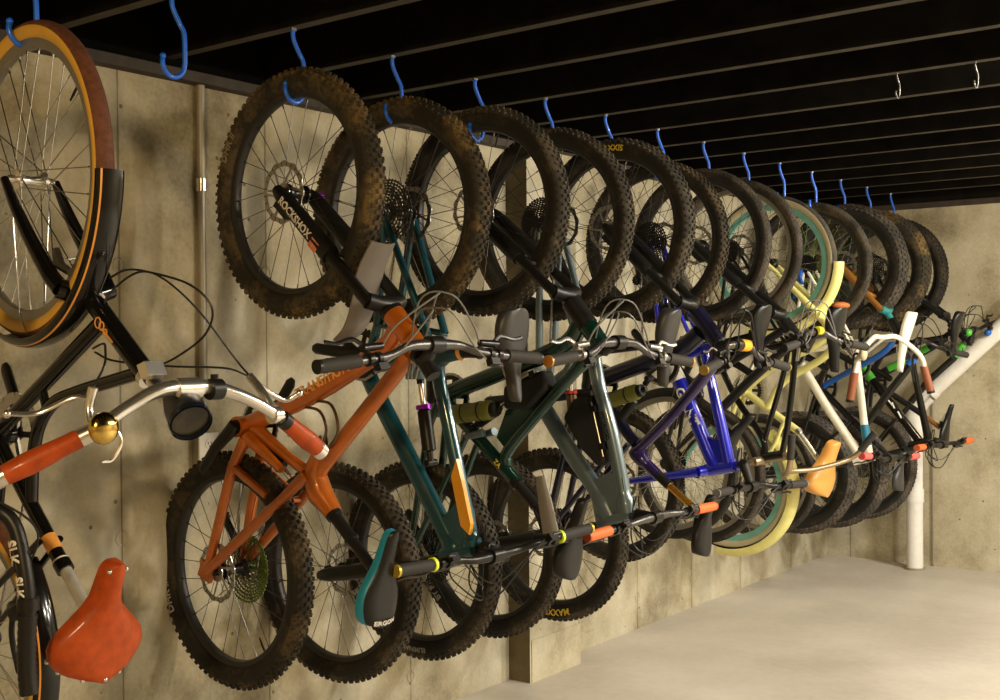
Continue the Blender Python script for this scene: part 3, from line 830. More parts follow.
for a_, c_, sg in ((hb_pts[0], hb_pts[1], -1), (hb_pts[-1], hb_pts[-2], 1)):
    d_ = (c_-a_).normalized(); L_ = (c_-a_).length
    go = b.part('grip', M().tube([a_+d_*L_*t for t in (0, .1, .3, .5, .7, .9, .95)], [.0185, .0195, .0215, .0205, .0185, .018, .017], 20), leather, hb_, label='tan leather grip')
    b.part('end_cap', M().tube([a_-d_*.014, a_+d_*.004], .0190, 20), chrome, go)
    b.part('grip_ferrule', M().tube([a_+d_*L_*.94, a_+d_*L_*1.10], .0180, 18), chrome if sg < 0 else blk, go)
def lever(pts_, blade, r_=.0095):
    o = b.part('brake_lever', M().tube(smooth([b.P((x, z), y) for x, z, y in pts_], 5), r_, 10).tube([b.P(pts_[0][:2], pts_[0][2]-.010), b.P(pts_[0][:2], pts_[0][2]+.010)], .019, 14), chrome, hb_)
    q_ = smooth([b.P((x, z), y) for x, z, y in blade], 6); b.part('lever_blade', M().tube(q_, .0058, 10, an=.8).ball(q_[-1], .0085, 10), chrome, o)
    return o
lever([(1.118, 1.290, -.195), (1.100, 1.330, -.19), (1.108, 1.370, -.185)], [(1.100, 1.350, -.188), (1.085, 1.352, -.215), (1.045, 1.325, -.26), (1.030, 1.326, -.31)])
lever([(1.162, 1.300, .205), (1.130, 1.345, .20), (1.085, 1.378, .205)], [(1.115, 1.360, .205), (1.105, 1.338, .25), (1.110, 1.325, .285), (1.128, 1.340, .305)])
for pts_ in ([(.892, 1.586, .0), (.95, 1.600, 0), (1.027, 1.592, .0), (1.114, 1.565, .03), (1.155, 1.519, .05), (1.133, 1.466, .05), (1.064, 1.420, .03), (1.024, 1.400, .0)],
             [(.849, 1.520, .0), (.880, 1.566, .02), (.952, 1.597, .03), (.995, 1.580, .06), (1.030, 1.514, .12), (1.060, 1.413, .19), (1.085, 1.379, .205)],
             [(.837, 1.432, .0), (.907, 1.414, .0), (1.022, 1.403, .05), (1.072, 1.397, .15), (1.085, 1.380, .20)],
             [(1.108, 1.372, -.185), (1.12, 1.41, -.17), (1.05, 1.44, -.12), (.94, 1.45, -.05), (.86, 1.44, -.02)]):
    b.part('brake_cable', M().tube(smooth([b.P((x, z), y) for x, z, y in pts_], 7), .0024, 6), blk, hb_)
Bl = b.P((1.128, 1.300), -.185)
bo = b.part('bell', M().ball(Bl+Vector((.028, -.012, -.002)), .030, 20, sc=(.62, 1, 1)).tube([Bl, Bl+Vector((.03, -.012, 0))], .007, 8), brass, hb_, label='round brass bell')
b.part('bell_striker', M().tube(smooth([Bl+Vector((.01, .022, .0)), Bl+Vector((.015, .034, -.03)), Bl+Vector((.01, .018, -.062)), Bl+Vector((.01, -.005, -.064))], 4), .0032, 6), chrome, bo)
Lm = b.P((1.146, 1.358), .062)
lt = b.part('bar_mount', M().tube([Lm-Vector((0, .014, 0)), Lm+Vector((0, .014, 0))], .021, 16).tube([Lm, Lm+Vector((.0, 0, .03))], .008, 8), blk, hb_)
l0 = Lm+Vector((-.052, -.052, -.008)); ax = Vector((.70, -.22, -.50)).normalized()
prof = M().tube([l0, l0+ax*.012, l0+ax*.045, l0+ax*.085], [.016, .031, .038, .041], 28).tube([l0+ax*.0852, l0+ax*.088], .0405, 28, caps=False)
b.part('headlight', prof, mat('black_lamp_shell', (.012, .012, .014), .3), lt, label='black cylindrical headlight')
b.part('lamp_bezel', M().tube([l0+ax*.083, l0+ax*.096], .042, 28, caps=False).tube([l0+ax*.083, l0+ax*.096], .0385, 28, caps=False), mat('blue_black_bezel', (.02, .028, .05), .2, .5), lt)
b.part('lamp_lens', M().tube([l0+ax*.0853, l0+ax*.087], .036, 24), mat('smoky_lens', (.035, .028, .018), .2, coat=.3, var=.7, scale=22), lt)
R0 = b.P((1.085, 1.398), -.040)
b.part('front_reflector', M().box(R0, (.020, .055, .030), X=(.7, .2, .3), Z=(0, 0, 1)).box(R0+Vector((.010, -.004, 0)), (.006, .044, .020), X=(.7, .2, .3), Z=(0, 0, 1)), chrome, hb_)
b.crank((.442, 1.240), -.5, .095, 44, ringm=steel)
b.chain((.442, 1.240), .093, .04)
g = M(); q = b.P((.775, 1.615), 0)
for sg in (-1, 1): g.tube([q+Vector((-.02, sg*.036, .035)), q+Vector((.0, sg*.040, 0)), q+Vector((.03, sg*.036, -.015))], [.008, .011, .009], 8)
g.tube([q+Vector((.03, .06, .03)), q+Vector((.02, -.045, .01))], .0022, 6); b.part('front_brake', g, steel)
g = M()
for sg in (-1, 1): g.tube([b.P((.60, 1.812), sg*.048), b.P((.60, 1.52), sg*.03), b.P((.62, 1.475), sg*.026)], .0018, 6)
b.part('mudguard_stay', g, chrome)
b.part('rear_mudguard_stay', M().tube([b.P(b.rwc, -.05), b.P((.55, .60), -.032)], .002, 6).tube([b.P(b.rwc, .05), b.P((.55, .60), .032)], .002, 6), chrome)

# ---- 0. road bike at the left edge (k=-3), hung by the rear wheel
b = Bike('road_bike', -3, 'rear', 'black drop-bar road bike cut off at the left edge, low taped bar in view', (.36, .80), (.56, 1.835), R=.340)
b.wheel('front', 'slick', .028, rim=rim_blk, t0=rubber, t1=rubber, rotor=False, spk=spokesil)
b.wheel('rear', 'slick', .028, rim=rim_blk, t0=rubber, t1=rubber, rotor=False)
b.fork((.560, 1.135), (.79, 1.22), mm=blk, rigid=True, hw=.045, rl=.016, curve=-.02)
m = M(); b.tubeP(m, [(.600, 1.150), (.73, 1.195)], .022); b.tubeP(m, [(.61, 1.165), (.47, 1.46)], .021); b.tubeP(m, [(.71, 1.20), (.70, 1.50)], .016); b.tubeP(m, [(.47, 1.46), (.76, 1.52)], .016)
b.stays(m, b.rwc, (.47, 1.46)); b.stays(m, b.rwc, (.69, 1.50), .006, .008); fr = b.part('frame', m, blk)
b.post((.76, 1.52), (.92, 1.55)); b.saddle((.97, 1.42), (.98, 1.68), None)
m = M(); m.tube([b.P((.79, 1.22)), b.P((.825, 1.135))], .017, 12); m.tube([b.P((.825, 1.135), -.03), b.P((.825, 1.135), .03)], .021, 14); b.part('stem', m, blk)
half = [(.825, 1.135, .03), (.825, 1.135, .15), (.835, 1.125, .19), (.860, 1.09, .21), (.885, 1.00, .215), (.893, .93, .215), (.885, .84, .215), (.893, .77, .215)]
pts = [b.P((x, z), -y) for x, z, y in half[::-1]]+[b.P((x, z), y) for x, z, y in half]
hb_ = b.part('handlebar', M().tube(smooth(pts, 5), .0150, 14), blk, label='black drop handlebar with white lettering')
for sg in (-1, 1):
    q = [b.P((x, z), sg*y) for x, z, y in ((.892, .925, .215), (.887, .87, .215), (.886, .82, .215), (.893, .768, .215))]
    sm_ = smooth(q, 8); b.part('bar_tape', M().tube(sm_, [.0185 if i % 2 else .0172 for i in range(len(sm_))], 14), blk, hb_)
    K = b.P((.893, .945), sg*.215)
    lo = b.part('brake_lever', M().tube([K-Vector((0, 0, .012)), K+Vector((0, 0, .012))], .021, 14).tube([K, K+Vector((-.03, sg*-.01, -.02)), K+Vector((-.055, 0, -.01))], [.014, .016, .012], 10).tube(smooth([K+Vector((-.05, 0, -.01)), K+Vector((-.06, 0, -.07)), K+Vector((-.035, 0, -.14))], 5), .006, 8), blkmet, hb_)
    b.part('brake_cable', M().tube(smooth([K+Vector((-.045, 0, .02)), K+Vector((.02, sg*.01, .14)), K+Vector((.0, -sg*.08, .22)), b.P((.80, 1.24), sg*.03)], 7), .0024, 6), blk, hb_)
b.text('SLK', .030, txt_white, hb_, (.858, 1.09), (.884, 1.0), .0158, .5).location.y += .212
b.text('SLK', .026, txt_white, hb_, (.884, 1.015), (.893, .955), .0158, .6).location.y += .215

# ---- 2. orange full-suspension bike (k=0), hung by the front wheel
b = Bike('mountain_bike', 0, 'front', 'orange full-suspension mountain bike with blue-sided saddle, front wheel up', (.577, 1.861), (.297, .783), R=.350)
yw = D(-4)
b.wheel('front', 'mtb', .068, t0=rub_mud, t1=rub_mud2, yaw=yw, text=[('DHR II', D(-60), .032, mat('faded_print', (.26, .21, .13), .7), .62)])
b.wheel('rear', 'mtb', .068, t1=rub_mud, yaw=yw, cas=limegrn, casr=.105, text=[('DHR II', D(-112), .034, txt_grey, .62)])
fo = b.fork((.905, 1.555), (1.045, 1.398), hw=.062, rl=.024, rs=.0175)
b.text('ROCKSHOX', .030, txt_white, fo, (.60, 1.842), (.75, 1.70), .0245, .42, sx=.95).location.y -= .062
b.part('decal_patch', M().box(b.P((.735, 1.705), -.086), (.035, .003, .028), X=(.72, 0, -.69)), mat('red_white_decal', (.62, .20, .12), .5, var=.5, scale=90), fo)
b.part('axle_cap', M().tube([b.P(b.fwc, .066), b.P(b.fwc, .100)], .012, 14), violet, fo, label='bright violet axle cap')
# long grey mudguard on the fork brace
m = M(); mp = [(.905, 1.71), (.86, 1.64), (.835, 1.56), (.80, 1.49), (.755, 1.455)]
vs = []; fs = []
for i, pnt in enumerate(smooth([Vector((x, 0, z)) for x, z in mp], 5)):
    hwd = .050-.018*abs(i/20-.3)
    for off in (0, .003):
        for yv in (-1, -.5, 0, .5, 1):
            vs.append(Vector((pnt.x-b.org.x+.012*(1-yv*yv)+off, yv*hwd, pnt.z-b.org.z-.006*(1-yv*yv)-off)))
nr = len(vs)//10
for i in range(nr-1):
    for j in range(4):
        a = i*10+j; fs.append([a, a+1, a+11, a+10]); a += 5; fs.append([a, a+10, a+11, a+1])
    for j in (0, 4):
        a = i*10+j; fs.append([a, a+10, a+15, a+5])
for i in (0, nr-1): fs += [[i*10+j, i*10+j+1, i*10+j+6, i*10+j+5] for j in range(4)]
m.add(vs, fs); b.part('front_mudguard', m, fender_gry, label='grey plastic mudguard strapped to the fork')
m = M()
b.tubeP(m, [(.940, 1.520), (1.030, 1.425)], [.030, .028], n=18)                      # head tube
b.tubeP(m, smooth([(.995, 1.415), (.955, 1.375), (.84, 1.265), (.69, 1.125), (.655, 1.085)], 5), .0225, n=16, an=1.0)   # top tube
b.tubeP(m, smooth([(.955, 1.480), (.90, 1.430), (.66, 1.312), (.43, 1.232), (.37, 1.212)], 5), .027, n=16, an=.95)      # down tube
b.tubeP(m, [(.665, 1.135), (.640, 1.085), (.665, 1.03), (.715, .985)], [.026, .036, .036, .025], n=14)                  # seat mast
b.tubeP(m, [(.635, 1.08), (.53, 1.13), (.40, 1.20)], [.018, .016, .022], n=12)
m.tube([b.P((.365, 1.207), -.042), b.P((.365, 1.207), .042)], .030, 20)
fr = b.part('frame', m, orange, label='orange main frame')
for q in ((.936, 1.524), (1.034, 1.421)):
    dd = Vector((.69, 0, -.72)); g = M(); c_ = b.P(q); g.tube([c_-dd*.006, c_+dd*.006], .0315, 20); b.part('headset_cup', g, blk, fr)
b.text('TRANSITION', .040, orange_dk, fr, (.40, 1.222), (.90, 1.425), .0275, .60, sx=.95)
m = M()                                                                              # rear triangle
b.stays(m, (.262, .785), (.358, 1.095), .014, .016, .066, .048)
m2 = M(); b.stays(m2, (.262, .785), (.545, 1.005), .015, .015, .068, .045)
b.stays(m, (.358, 1.095), (.40, 1.175), .016, .018, .048, .035)
b.stays(m, (.358, 1.095), (.50, 1.02), .014, .012, .048, .045)
for sg in (-1, 1): m.box(b.P((.262, .785), sg*.068), (.05, .012, .055), X=(.4, 0, 1))
sa = b.part('swingarm', m, orange); b.part('seat_stay', m2, orange, sa)
m = M(); b.stays(m, (.545, 1.005), (.64, 1.085), .014, .018, .045, .03); b.stays(m, (.40, 1.18), (.545, 1.095), .020, .012, .030, .032)
m.tube([b.P((.545, 1.005), -.052), b.P((.545, 1.005), .052)], .009, 12)
b.part('rocker_arm', m, orange)
b.shock((.42, 1.17), (.575, 1.045), coil=False, rb=.021)
b.post((.712, .982), (.872, .838), goldtube if False else blkmet, .0148, collar=blkmet, r2=.0172)
b.saddle((.950, .955), (.890, .700), None, sad_blk, side=sad_blue, wmax=.072, wn=.022, depth=.040, cut=True, label='black saddle with bright blue sides')
so = [o for o in b.root.children if o.name.startswith('saddle')][0]
def on_saddle(x, y, z):
    Dn = Vector((-.229, 0, -.973)); Nv = Vector((.973, 0, -.229)); c_ = b.P((.950, .955))+Dn*.247+Nv*.0125
    return c_+Vector((0, x, 0))-Dn*y+Nv*(z-.030*abs(x/.072)**2*1.1)
textmesh('saddle_lettering', 'ERGON', .017, txt_white, so, on_saddle, True, sx=1.3)
b.crank((.365, 1.207), D(-140)+PI, .075, 30, arm=.160, mm=blkmet, ringm=blkmet)
b.chain((.365, 1.207), .074, .045); b.mech((-.75, .66))
b.bars((1.045, 1.402), (1.078, 1.440), (1.055, 1.393), (1.140, 1.400), -.38, .365, mm=dkgrey, ring=None, gl=.125, plug=blk, cab=mat('grey_cable', (.16, .155, .15), .4))
b.part('star_cap', M().tube([b.P((1.05, 1.392)), b.P((1.075, 1.360))], .0205, 18), blkmet)
# curled bronze bottle cage under the down tube
m = M()
for off in (0, .045): m.tube(smooth([b.P((.60+off, 1.27+off*.4), 0), b.P((.70+off, 1.262+off*.4), -.035), b.P((.735+off, 1.215), -.045), b.P((.70+off*.6, 1.165), -.03), b.P((.665+off*.5, 1.19), 0)], 5), .0042, 8)
b.part('bottle_cage', m, mat('bronze_cage', (.16, .11, .06), .35, .8))

# ---- 3. teal full-suspension bike (k=1), hung by the rear wheel
b = Bike('mountain_bike', 1, 'rear', 'teal mountain bike with amber panel on its top tube, rear wheel up', (.312, .712), (.590, 1.840), R=.354)
b.wheel('front', 'mtb', .068, t1=rub_dust)
b.wheel('rear', 'mtb', .068, t0=rub_mud, t1=rub_mud2, casr=.098, cas=dkgrey)
fo = b.fork((.735, .790), (.945, .852), hw=.062, rl=.023)
m = M()
b.tubeP(m, [(.770, .805), (.885, .842)], [.033, .029], n=18)
b.tubeP(m, smooth([(.805, .825), (.760, .900), (.610, 1.12), (.46, 1.345), (.47, 1.40)], 5), [.036]*3+[.030]*18, n=16, ay=.8)
b.tubeP(m, smooth([(.872, .850), (.858, .92), (.79, 1.18), (.745, 1.36), (.77, 1.40)], 5), [.030]*3+[.0215]*18, n=16, ay=.95)
m.plate([(x-b.org.x, z-b.org.z) for x, z in ((.775, .81), (.885, .845), (.865, .96), (.83, .98), (.775, .93), (.765, .90))], -.017, .017)
b.tubeP(m, smooth([(.480, 1.405), (.60, 1.395), (.70, 1.39), (.845, 1.415)], 5), [.026]*6+[.019]*10, n=16)
m.tube([b.P((.478, 1.410), -.042), b.P((.478, 1.410), .042)], .030, 20)
fr = b.part('frame', m, teal, label='teal main frame')
g = M(); A_, B_ = Vector((.868, 0, .885)), Vector((.815, 0, 1.10))
dd = (B_-A_).normalized(); nn = Vector((dd.z, 0, -dd.x))
vs = [A_+nn*.012, A_+nn*.026+dd*.03, A_+dd*.16+nn*.024, B_+nn*.020, A_+dd*.175-nn*.012, A_+dd*.03-nn*.012]
g.plate([(v.x-b.org.x, v.z-b.org.z) for v in vs], -.0272, -.012); b.part('frame_panel', g, yel, fr, label='amber panel on the teal top tube', smooth=False)
g = M(); b.tubeP(g, [(.83, 1.413), (.842, 1.415)], .0225, n=18); b.part('seat_clamp', g, orange_dk, fr)
m = M(); b.stays(m, (.592, 1.833), (.545, 1.50), .011, .014, .066, .045); b.stays(m, (.592, 1.833), (.74, 1.47), .011, .012, .068, .04); b.stays(m, (.545, 1.50), (.50, 1.41), .014, .016, .045, .035); b.stays(m, (.545, 1.50), (.74, 1.47), .010, .010, .045, .04)
b.part('swingarm', m, teal)
m = M(); b.stays(m, (.74, 1.47), (.665, 1.36), .012, .016, .036, .03); m.box(b.P((.672, 1.35)), (.05, .07, .03)); b.part('rocker_arm', m, mat('pale_blue_link', (.20, .30, .36), .3, .8))
b.shock((.715, 1.085), (.672, 1.350), coil=False, body=blkmet, ringm=violet, rb=.0215)
b.post((.84, 1.416), (.985, 1.412), blkmet, .014, r2=.0165)
b.saddle((1.050, 1.275), (1.050, 1.540), None, sad_gry, wmax=.070, depth=.036, cut=True, label='grey saddle pointing nose down')
b.crank((.478, 1.410), D(-84), .080, 32); b.chain((.478, 1.410), .079, .06); b.mech((-.55, -.83))
b.bars((.925, .850), (.955, .832), (.921, .845), (1.030, .866), mm=blkmet, ring=neon, plug=mat('gold_cap', (.6, .42, .05), .4, .5), hose=1., stemm=blkmet)

# ---- 4. dark green full-suspension bike (k=2), hung by the front wheel
b = Bike('mountain_bike', 2, 'front', 'dark green mountain bike', (.596, 1.877), (.315, .690), R=.350)
b.root['label'] = 'dark green mountain bike with pale grey flap behind its saddle, front wheel up'
b.wheel('front', 'mtb', .068, t0=rubber, t1=rub_dust)
b.wheel('rear', 'mtb', .068, t1=rub_dust, text=[('ELIMINATOR', D(184), .024, txt_grey, .64)])
fo = b.fork((.925, 1.600), (1.078, 1.412), hw=.062, rl=.0235)
m = M()
b.tubeP(m, [(.965, 1.553), (1.058, 1.435)], [.031, .029], n=18)
b.tubeP(m, smooth([(1.045, 1.420), (.99, 1.375), (.83, 1.225), (.70, 1.09), (.69, 1.04)], 5), [.024]*6+[.020]*15, n=16)
b.tubeP(m, smooth([(.985, 1.500), (.92, 1.430), (.66, 1.340), (.43, 1.265)], 5), .029, n=16)
b.tubeP(m, smooth([(.42, 1.255), (.53, 1.16), (.66, 1.05), (.735, .985)], 5), .022, n=16)
m.plate([(x-b.org.x, z-b.org.z) for x, z in ((.70, 1.09), (.78, 1.17), (.86, 1.26), (.79, 1.25), (.70, 1.22), (.66, 1.13))], -.012, .012)
m.tube([b.P((.415, 1.255), -.042), b.P((.415, 1.255), .042)], .030, 20)
fr = b.part('frame', m, green, label='glossy dark green main frame')
g = M(); b.tubeP(g, [(.952, 1.568), (1.012, 1.492)], .0335, n=20); b.part('head_sleeve', g, blk, fr)
b.text('ZA', .022, txt_yel, fr, (.62, 1.09), (.72, 1.0), .022, .5)
m = M(); b.stays(m, b.rwc, (.40, 1.17), .011, .015, .066, .045); b.stays(m, b.rwc, (.555, 1.13), .011, .012, .068, .04); b.stays(m, (.40, 1.17), (.43, 1.24), .015, .016, .045, .035)
b.part('swingarm', m, green)
m = M(); b.stays(m, (.555, 1.13), (.62, 1.145), .012, .014, .04, .03); b.stays(m, (.43, 1.20), (.54, 1.215), .012, .012, .034, .03); b.part('rocker_arm', m, greyp)
b.shock((.555, 1.16), (.73, 1.265), rb=.019, body=blkmet)
b.post((.732, .985), (.905, .832), blk, .0148, collar=blkmet, r2=.0175)
b.saddle((1.010, .950), (.945, .695), None, sad_blk, wmax=.070, depth=.038, cut=True, label='black saddle with a grey left flank')
m = M(); q0, q1 = b.P((.862, 1.020), -.05), b.P((.905, .845), -.055); m.tube([q0, (q0+q1)/2, q1], [.018, .026, .030], 14, ay=.5); b.part('mudguard_flap', m, mat('pale_grey_flap', (.22, .20, .18), .5), label='pale grey plastic flap behind the saddle')
b.crank((.415, 1.255), D(-170), .080, 32); b.chain((.415, 1.255), .079, .05); b.mech((-.75, .66))
b.bars((1.07, 1.42), (1.122, 1.440), (1.129, 1.390), (1.164, 1.373), mm=dkgrey, plug=mat('copper_cap', (.6, .3, .08), .35, .7), lm=mat('silver_lever', (.5, .48, .45), .3, .9), cab=_mc['grey_cable'])

# ---- 5. grey full-suspension bike (k=3), hung by the rear wheel
b = Bike('mountain_bike', 3, 'rear', 'grey-blue mountain bike with orange grips and curved top tube, rear wheel up', (.292, .680), (.590, 1.863), R=.350)
b.wheel('front', 'mtb', .068, t1=rub_dust, text=[('BY RIC', D(-128), .034, txt_grey, .62)])
b.wheel('rear', 'mtb', .060, t1=rub_dust, casr=.095)
fo = b.fork((.745, .778), (.975, .845), hw=.062, rl=.0235)
m = M()
b.tubeP(m, [(.80, .800), (.925, .842)], [.035, .031], n=18)
b.tubeP(m, smooth([(.905, .850), (.888, .93), (.845, 1.12), (.795, 1.28), (.775, 1.38)], 5), [.034]*4+[.026]*17, n=16, ay=.9)
b.tubeP(m, smooth([(.835, .83), (.78, .92), (.68, 1.04), (.56, 1.20), (.535, 1.24)], 5), [.040]*4+[.031]*17, n=16, ay=.8)
m.plate([(x-b.org.x, z-b.org.z) for x, z in ((.79, .80), (.92, .84), (.90, .97), (.845, .99), (.775, .95), (.77, .90))], -.019, .019)
b.tubeP(m, [(.535, 1.245), (.66, 1.33), (.79, 1.408)], [.026, .021, .019], n=16)
m.tube([b.P((.53, 1.240), -.042), b.P((.53, 1.240), .042)], .030, 20)
fr = b.part('frame', m, greyp, label='grey-blue main frame')
b.text('SPECIALIZED', .022, blk, fr, (.803, 1.26), (.872, 1.00), .027, .42, sx=.8)
m = M(); b.stays(m, b.rwc, (.57, 1.40), .011, .014, .066, .045); b.stays(m, b.rwc, (.735, 1.44), .011, .012, .068, .04); b.stays(m, (.57, 1.40), (.54, 1.26), .014, .016, .045, .035)
b.part('swingarm', m, greyp); m = M(); b.stays(m, (.735, 1.44), (.675, 1.33), .012, .015, .036, .03); b.part('rocker_arm', m, greyp)
b.shock((.690, 1.13), (.668, 1.34), body=bronze, rb=.020, ringm=redm)
b.post((.79, 1.408), (1.02, 1.432), blkmet, .0145, collar=blkmet)
b.saddle((1.065, 1.285), (1.105, 1.548), None, sad_gry, wmax=.058, depth=.038, cut=True, label='long ribbed grey saddle pointing nose down')
b.crank((.53, 1.240), D(-95), .080, 32); b.chain((.53, 1.240), .079, .06); b.mech((-.55, -.83))
b.bars((.955, .846), (1.014, .846), (.990, .829), (1.040, .840), mm=dkgrey, gm=org_grip, plug=mat('dark_orange_cap', (.45, .08, .02), .5), gl=.12, stemm=blkmet)

# ---- 6. purple full-suspension bike (k=4), hung by the front wheel
b = Bike('mountain_bike', 4, 'front', 'dark purple and navy mountain bike with gold seat post, front wheel up', (.609, 1.876), (.314, .666), R=.350)
b.wheel('front', 'mtb', .068, t1=rub_dust, text=[('MAXXIS', D(1), .032, txt_yel, .64)])
b.wheel('rear', 'mtb', .068, t1=rub_dust, text=[('MAXXIS', D(174), .036, txt_yel, .64)])
fo = b.fork((.920, 1.585), (1.068, 1.412), hw=.062, rl=.0235)
m = M()
b.tubeP(m, [(.960, 1.545), (1.050, 1.435)], [.034, .031], n=18)
b.tubeP(m, smooth([(.975, 1.47), (.90, 1.415), (.75, 1.36), (.52, 1.285)], 5), [.034]*16, n=16)
b.tubeP(m, smooth([(.52, 1.27), (.60, 1.17), (.66, 1.09), (.70, 1.05)], 5), .022, n=14)
m.tube([b.P((.51, 1.270), -.042), b.P((.51, 1.270), .042)], .030, 20)
fr = b.part('frame', m, navy, label='dark navy main frame')
g = M(); b.tubeP(g, smooth([(1.045, 1.42), (1.02, 1.345), (.86, 1.165), (.73, 1.045), (.70, 1.02), (.735, .985), (.795, .935)], 5), [.0235]*8+[.0205]*12+[.030]*6+[.021]*5, n=16)
b.part('top_tube', g, purple, fr, label='purple top tube')
m = M(); b.stays(m, b.rwc, (.45, 1.17), .011, .015, .066, .045); b.stays(m, b.rwc, (.64, 1.04), .011, .012, .068, .04); b.stays(m, (.45, 1.17), (.51, 1.25), .015, .016, .045, .035)
b.part('swingarm', m, navy)
b.shock((.60, 1.10), (.76, 1.30), rb=.019, body=blkmet)
b.post((.795, .935), (.965, .808), goldtube, .0135, collar=blkmet)
b.post((.785, .942), (.845, .897), blkmet, .0185, name='seat_post_sleeve')
b.saddle((1.035, .875), (.995, .650), None, sad_blk, wmax=.060, depth=.036, cut=True, label='small dark grey saddle')
b.crank((.51, 1.270), D(-165), .080, 32); b.chain((.51, 1.270), .079, .05); b.mech((-.75, .66))
b.bars((1.062, 1.422), (1.125, 1.425), (1.178, 1.345), (1.158, 1.337), -.36, .36, mm=dkgrey, plug=mat('brass_cap', (.45, .33, .08), .35, .7))
b.part('number_band', M().tube([b.P((1.128, 1.425), .015), b.P((1.128, 1.422), .075)], .022, 16), mat('amber_band', (.85, .42, .02), .4), label='amber wrap on the handlebar')

# ---- 7. bright blue bike (k=5), hung by the rear wheel
b = Bike('mountain_bike', 5, 'rear', 'bright blue mountain bike with rigid blue fork, rear wheel up', (.350, .833), (.557, 1.853), R=.340)
b.wheel('front', 'mtb', .055, t1=rub_dust, rotor=True)
b.wheel('rear', 'mtb', .055, t1=rub_mud, casr=.080)
fo = b.fork((.775, .912), (.955, .948), mm=blue, rigid=True, hw=.052, rl=.0200, curve=.0)
m = M()
b.tubeP(m, [(.800, .918), (.915, .942)], .028, n=18)
b.tubeP(m, smooth([(.835, .935), (.800, .990), (.70, 1.21), (.645, 1.31), (.615, 1.345)], 5), [.030]*21, n=16)
b.tubeP(m, [(.890, .945), (.855, 1.10), (.785, 1.385)], [.026, .023, .019], n=16)
b.tubeP(m, [(.61, 1.345), (.83, 1.425)], .0175, n=14)
m.plate([(x-b.org.x, z-b.org.z) for x, z in ((.815, .925), (.90, .945), (.885, 1.02), (.80, 1.05), (.785, 1.02))], -.018, .018)
b.stays(m, b.rwc, (.61, 1.345), .009, .012); b.stays(m, b.rwc, (.76, 1.40), .008, .009)
m.tube([b.P((.61, 1.345), -.036), b.P((.61, 1.345), .036)], .025, 20)
fr = b.part('frame', m, blue, label='glossy bright blue frame')
g = M(); b.tubeP(g, [(.665, 1.275), (.645, 1.312), (.630, 1.33)], .0318, n=16); b.part('white_panel', g, white, fr, label='white panel on the blue down tube')
b.text('GIANT', .056, white, fr, (.64, 1.32), (.79, 1.02), .030, .50, sx=1.0)
b.post((.83, 1.425), (1.0, 1.46), blkmet, .0135, collar=blk); b.saddle((1.03, 1.33), (1.06, 1.58), None, sad_blk, wmax=.068)
b.crank((.61, 1.345), D(-40), .085, 38); b.chain((.61, 1.345), .084, .045); b.mech((-.55, -.83))
b.bars((.955, .948), (.985, .862), (1.017, .878), (1.057, .842), -.36, .36, mm=blkmet, gl=.12, plug=mat('clear_cap', (.3, .28, .26), .3, .5), gr=.0155)

# ---- 8. black mixte bike (k=6), hung by the front wheel
b = Bike('city_bike', 6, 'front', 'slim black bike with slick rear tyre just beyond the bright blue bike', (.551, 1.862), (.392, .885), R=.343)
b.wheel('front', 'xc', .052, t0=rubber, t1=rub_dust)
b.wheel('rear', 'slick', .045, rim=rim_sil, t0=rubber, t1=rubber, spk=spokesil, rotor=False, casr=.06)
fo = b.fork((.915, 1.555), (1.048, 1.400), hw=.058, rl=.021)
m = M()
b.tubeP(m, [(.950, 1.520), (1.030, 1.425)], .026, n=18)
b.tubeP(m, [(.99, 1.435), (.80, 1.275), (.55, 1.045)], .0205, n=16)
b.tubeP(m, smooth([(.965, 1.495), (.80, 1.40), (.55, 1.27), (.46, 1.20)], 5), .018, n=14)
b.tubeP(m, [(.46, 1.19), (.70, 1.02)], .016, n=14)
b.stays(m, b.rwc, (.46, 1.19), .008, .010); b.stays(m, b.rwc, (.60, 1.09), .008, .009)
m.tube([b.P((.46, 1.195), -.036), b.P((.46, 1.195), .036)], .024, 20)
b.part('frame', m, blk)
b.post((.69, 1.025), (.705, 1.00), blkmet, .014); b.saddle((.815, 1.110), (.660, .905), None, sad_blk, wmax=.066, depth=.034)
b.crank((.46, 1.195), D(-150), .08, 32); b.chain((.46, 1.195), .079, .045)
b.bars((1.045, 1.405), (1.085, 1.470), (1.105, 1.409), (1.166, 1.406), -.36, .36, mm=dkgrey, cab=_mc['grey_cable'])
b.part('bar_light', M().tube([b.P((1.10, 1.478), -.02), b.P((1.10, 1.478), .02)], .018, 12), mat('yellow_light_body', (.8, .7, .03), .4))

# ---- 9. black bike with tan swept bars (k=7), hung by the rear wheel
b = Bike('city_bike', 7, 'rear', 'slender black bike with tan swept-back handlebar, in front of the yellow cruiser', (.333, .800), (.520, 1.858), R=.343)
b.wheel('front', 'xc', .050, t1=rub_dust, rim=rim_sil, spk=spokesil, rotor=False)
b.wheel('rear', 'xc', .050, t0=rub_mud, t1=rub_dust, casr=.055, rim=rim_sil)
fo = b.fork((.640, .872), (.800, .905), mm=tanalloy, rigid=True, hw=.050, rl=.016)
m = M()
b.tubeP(m, [(.665, .890), (.765, .910)], .022, n=16)
b.tubeP(m, smooth([(.672, .900), (.658, .985), (.526, 1.165), (.45, 1.31), (.43, 1.36)], 5), .0155, n=14)
b.tubeP(m, smooth([(.668, .960), (.70, 1.07), (.758, 1.254), (.790, 1.40)], 5), .0130, n=14)
b.tubeP(m, smooth([(.760, .925), (.785, 1.05), (.812, 1.255), (.826, 1.41)], 5), .0150, n=14)
b.tubeP(m, [(.43, 1.36), (.84, 1.425)], .0150, n=14)
b.stays(m, b.rwc, (.43, 1.36), .008, .010); b.stays(m, b.rwc, (.79, 1.415), .007, .008)
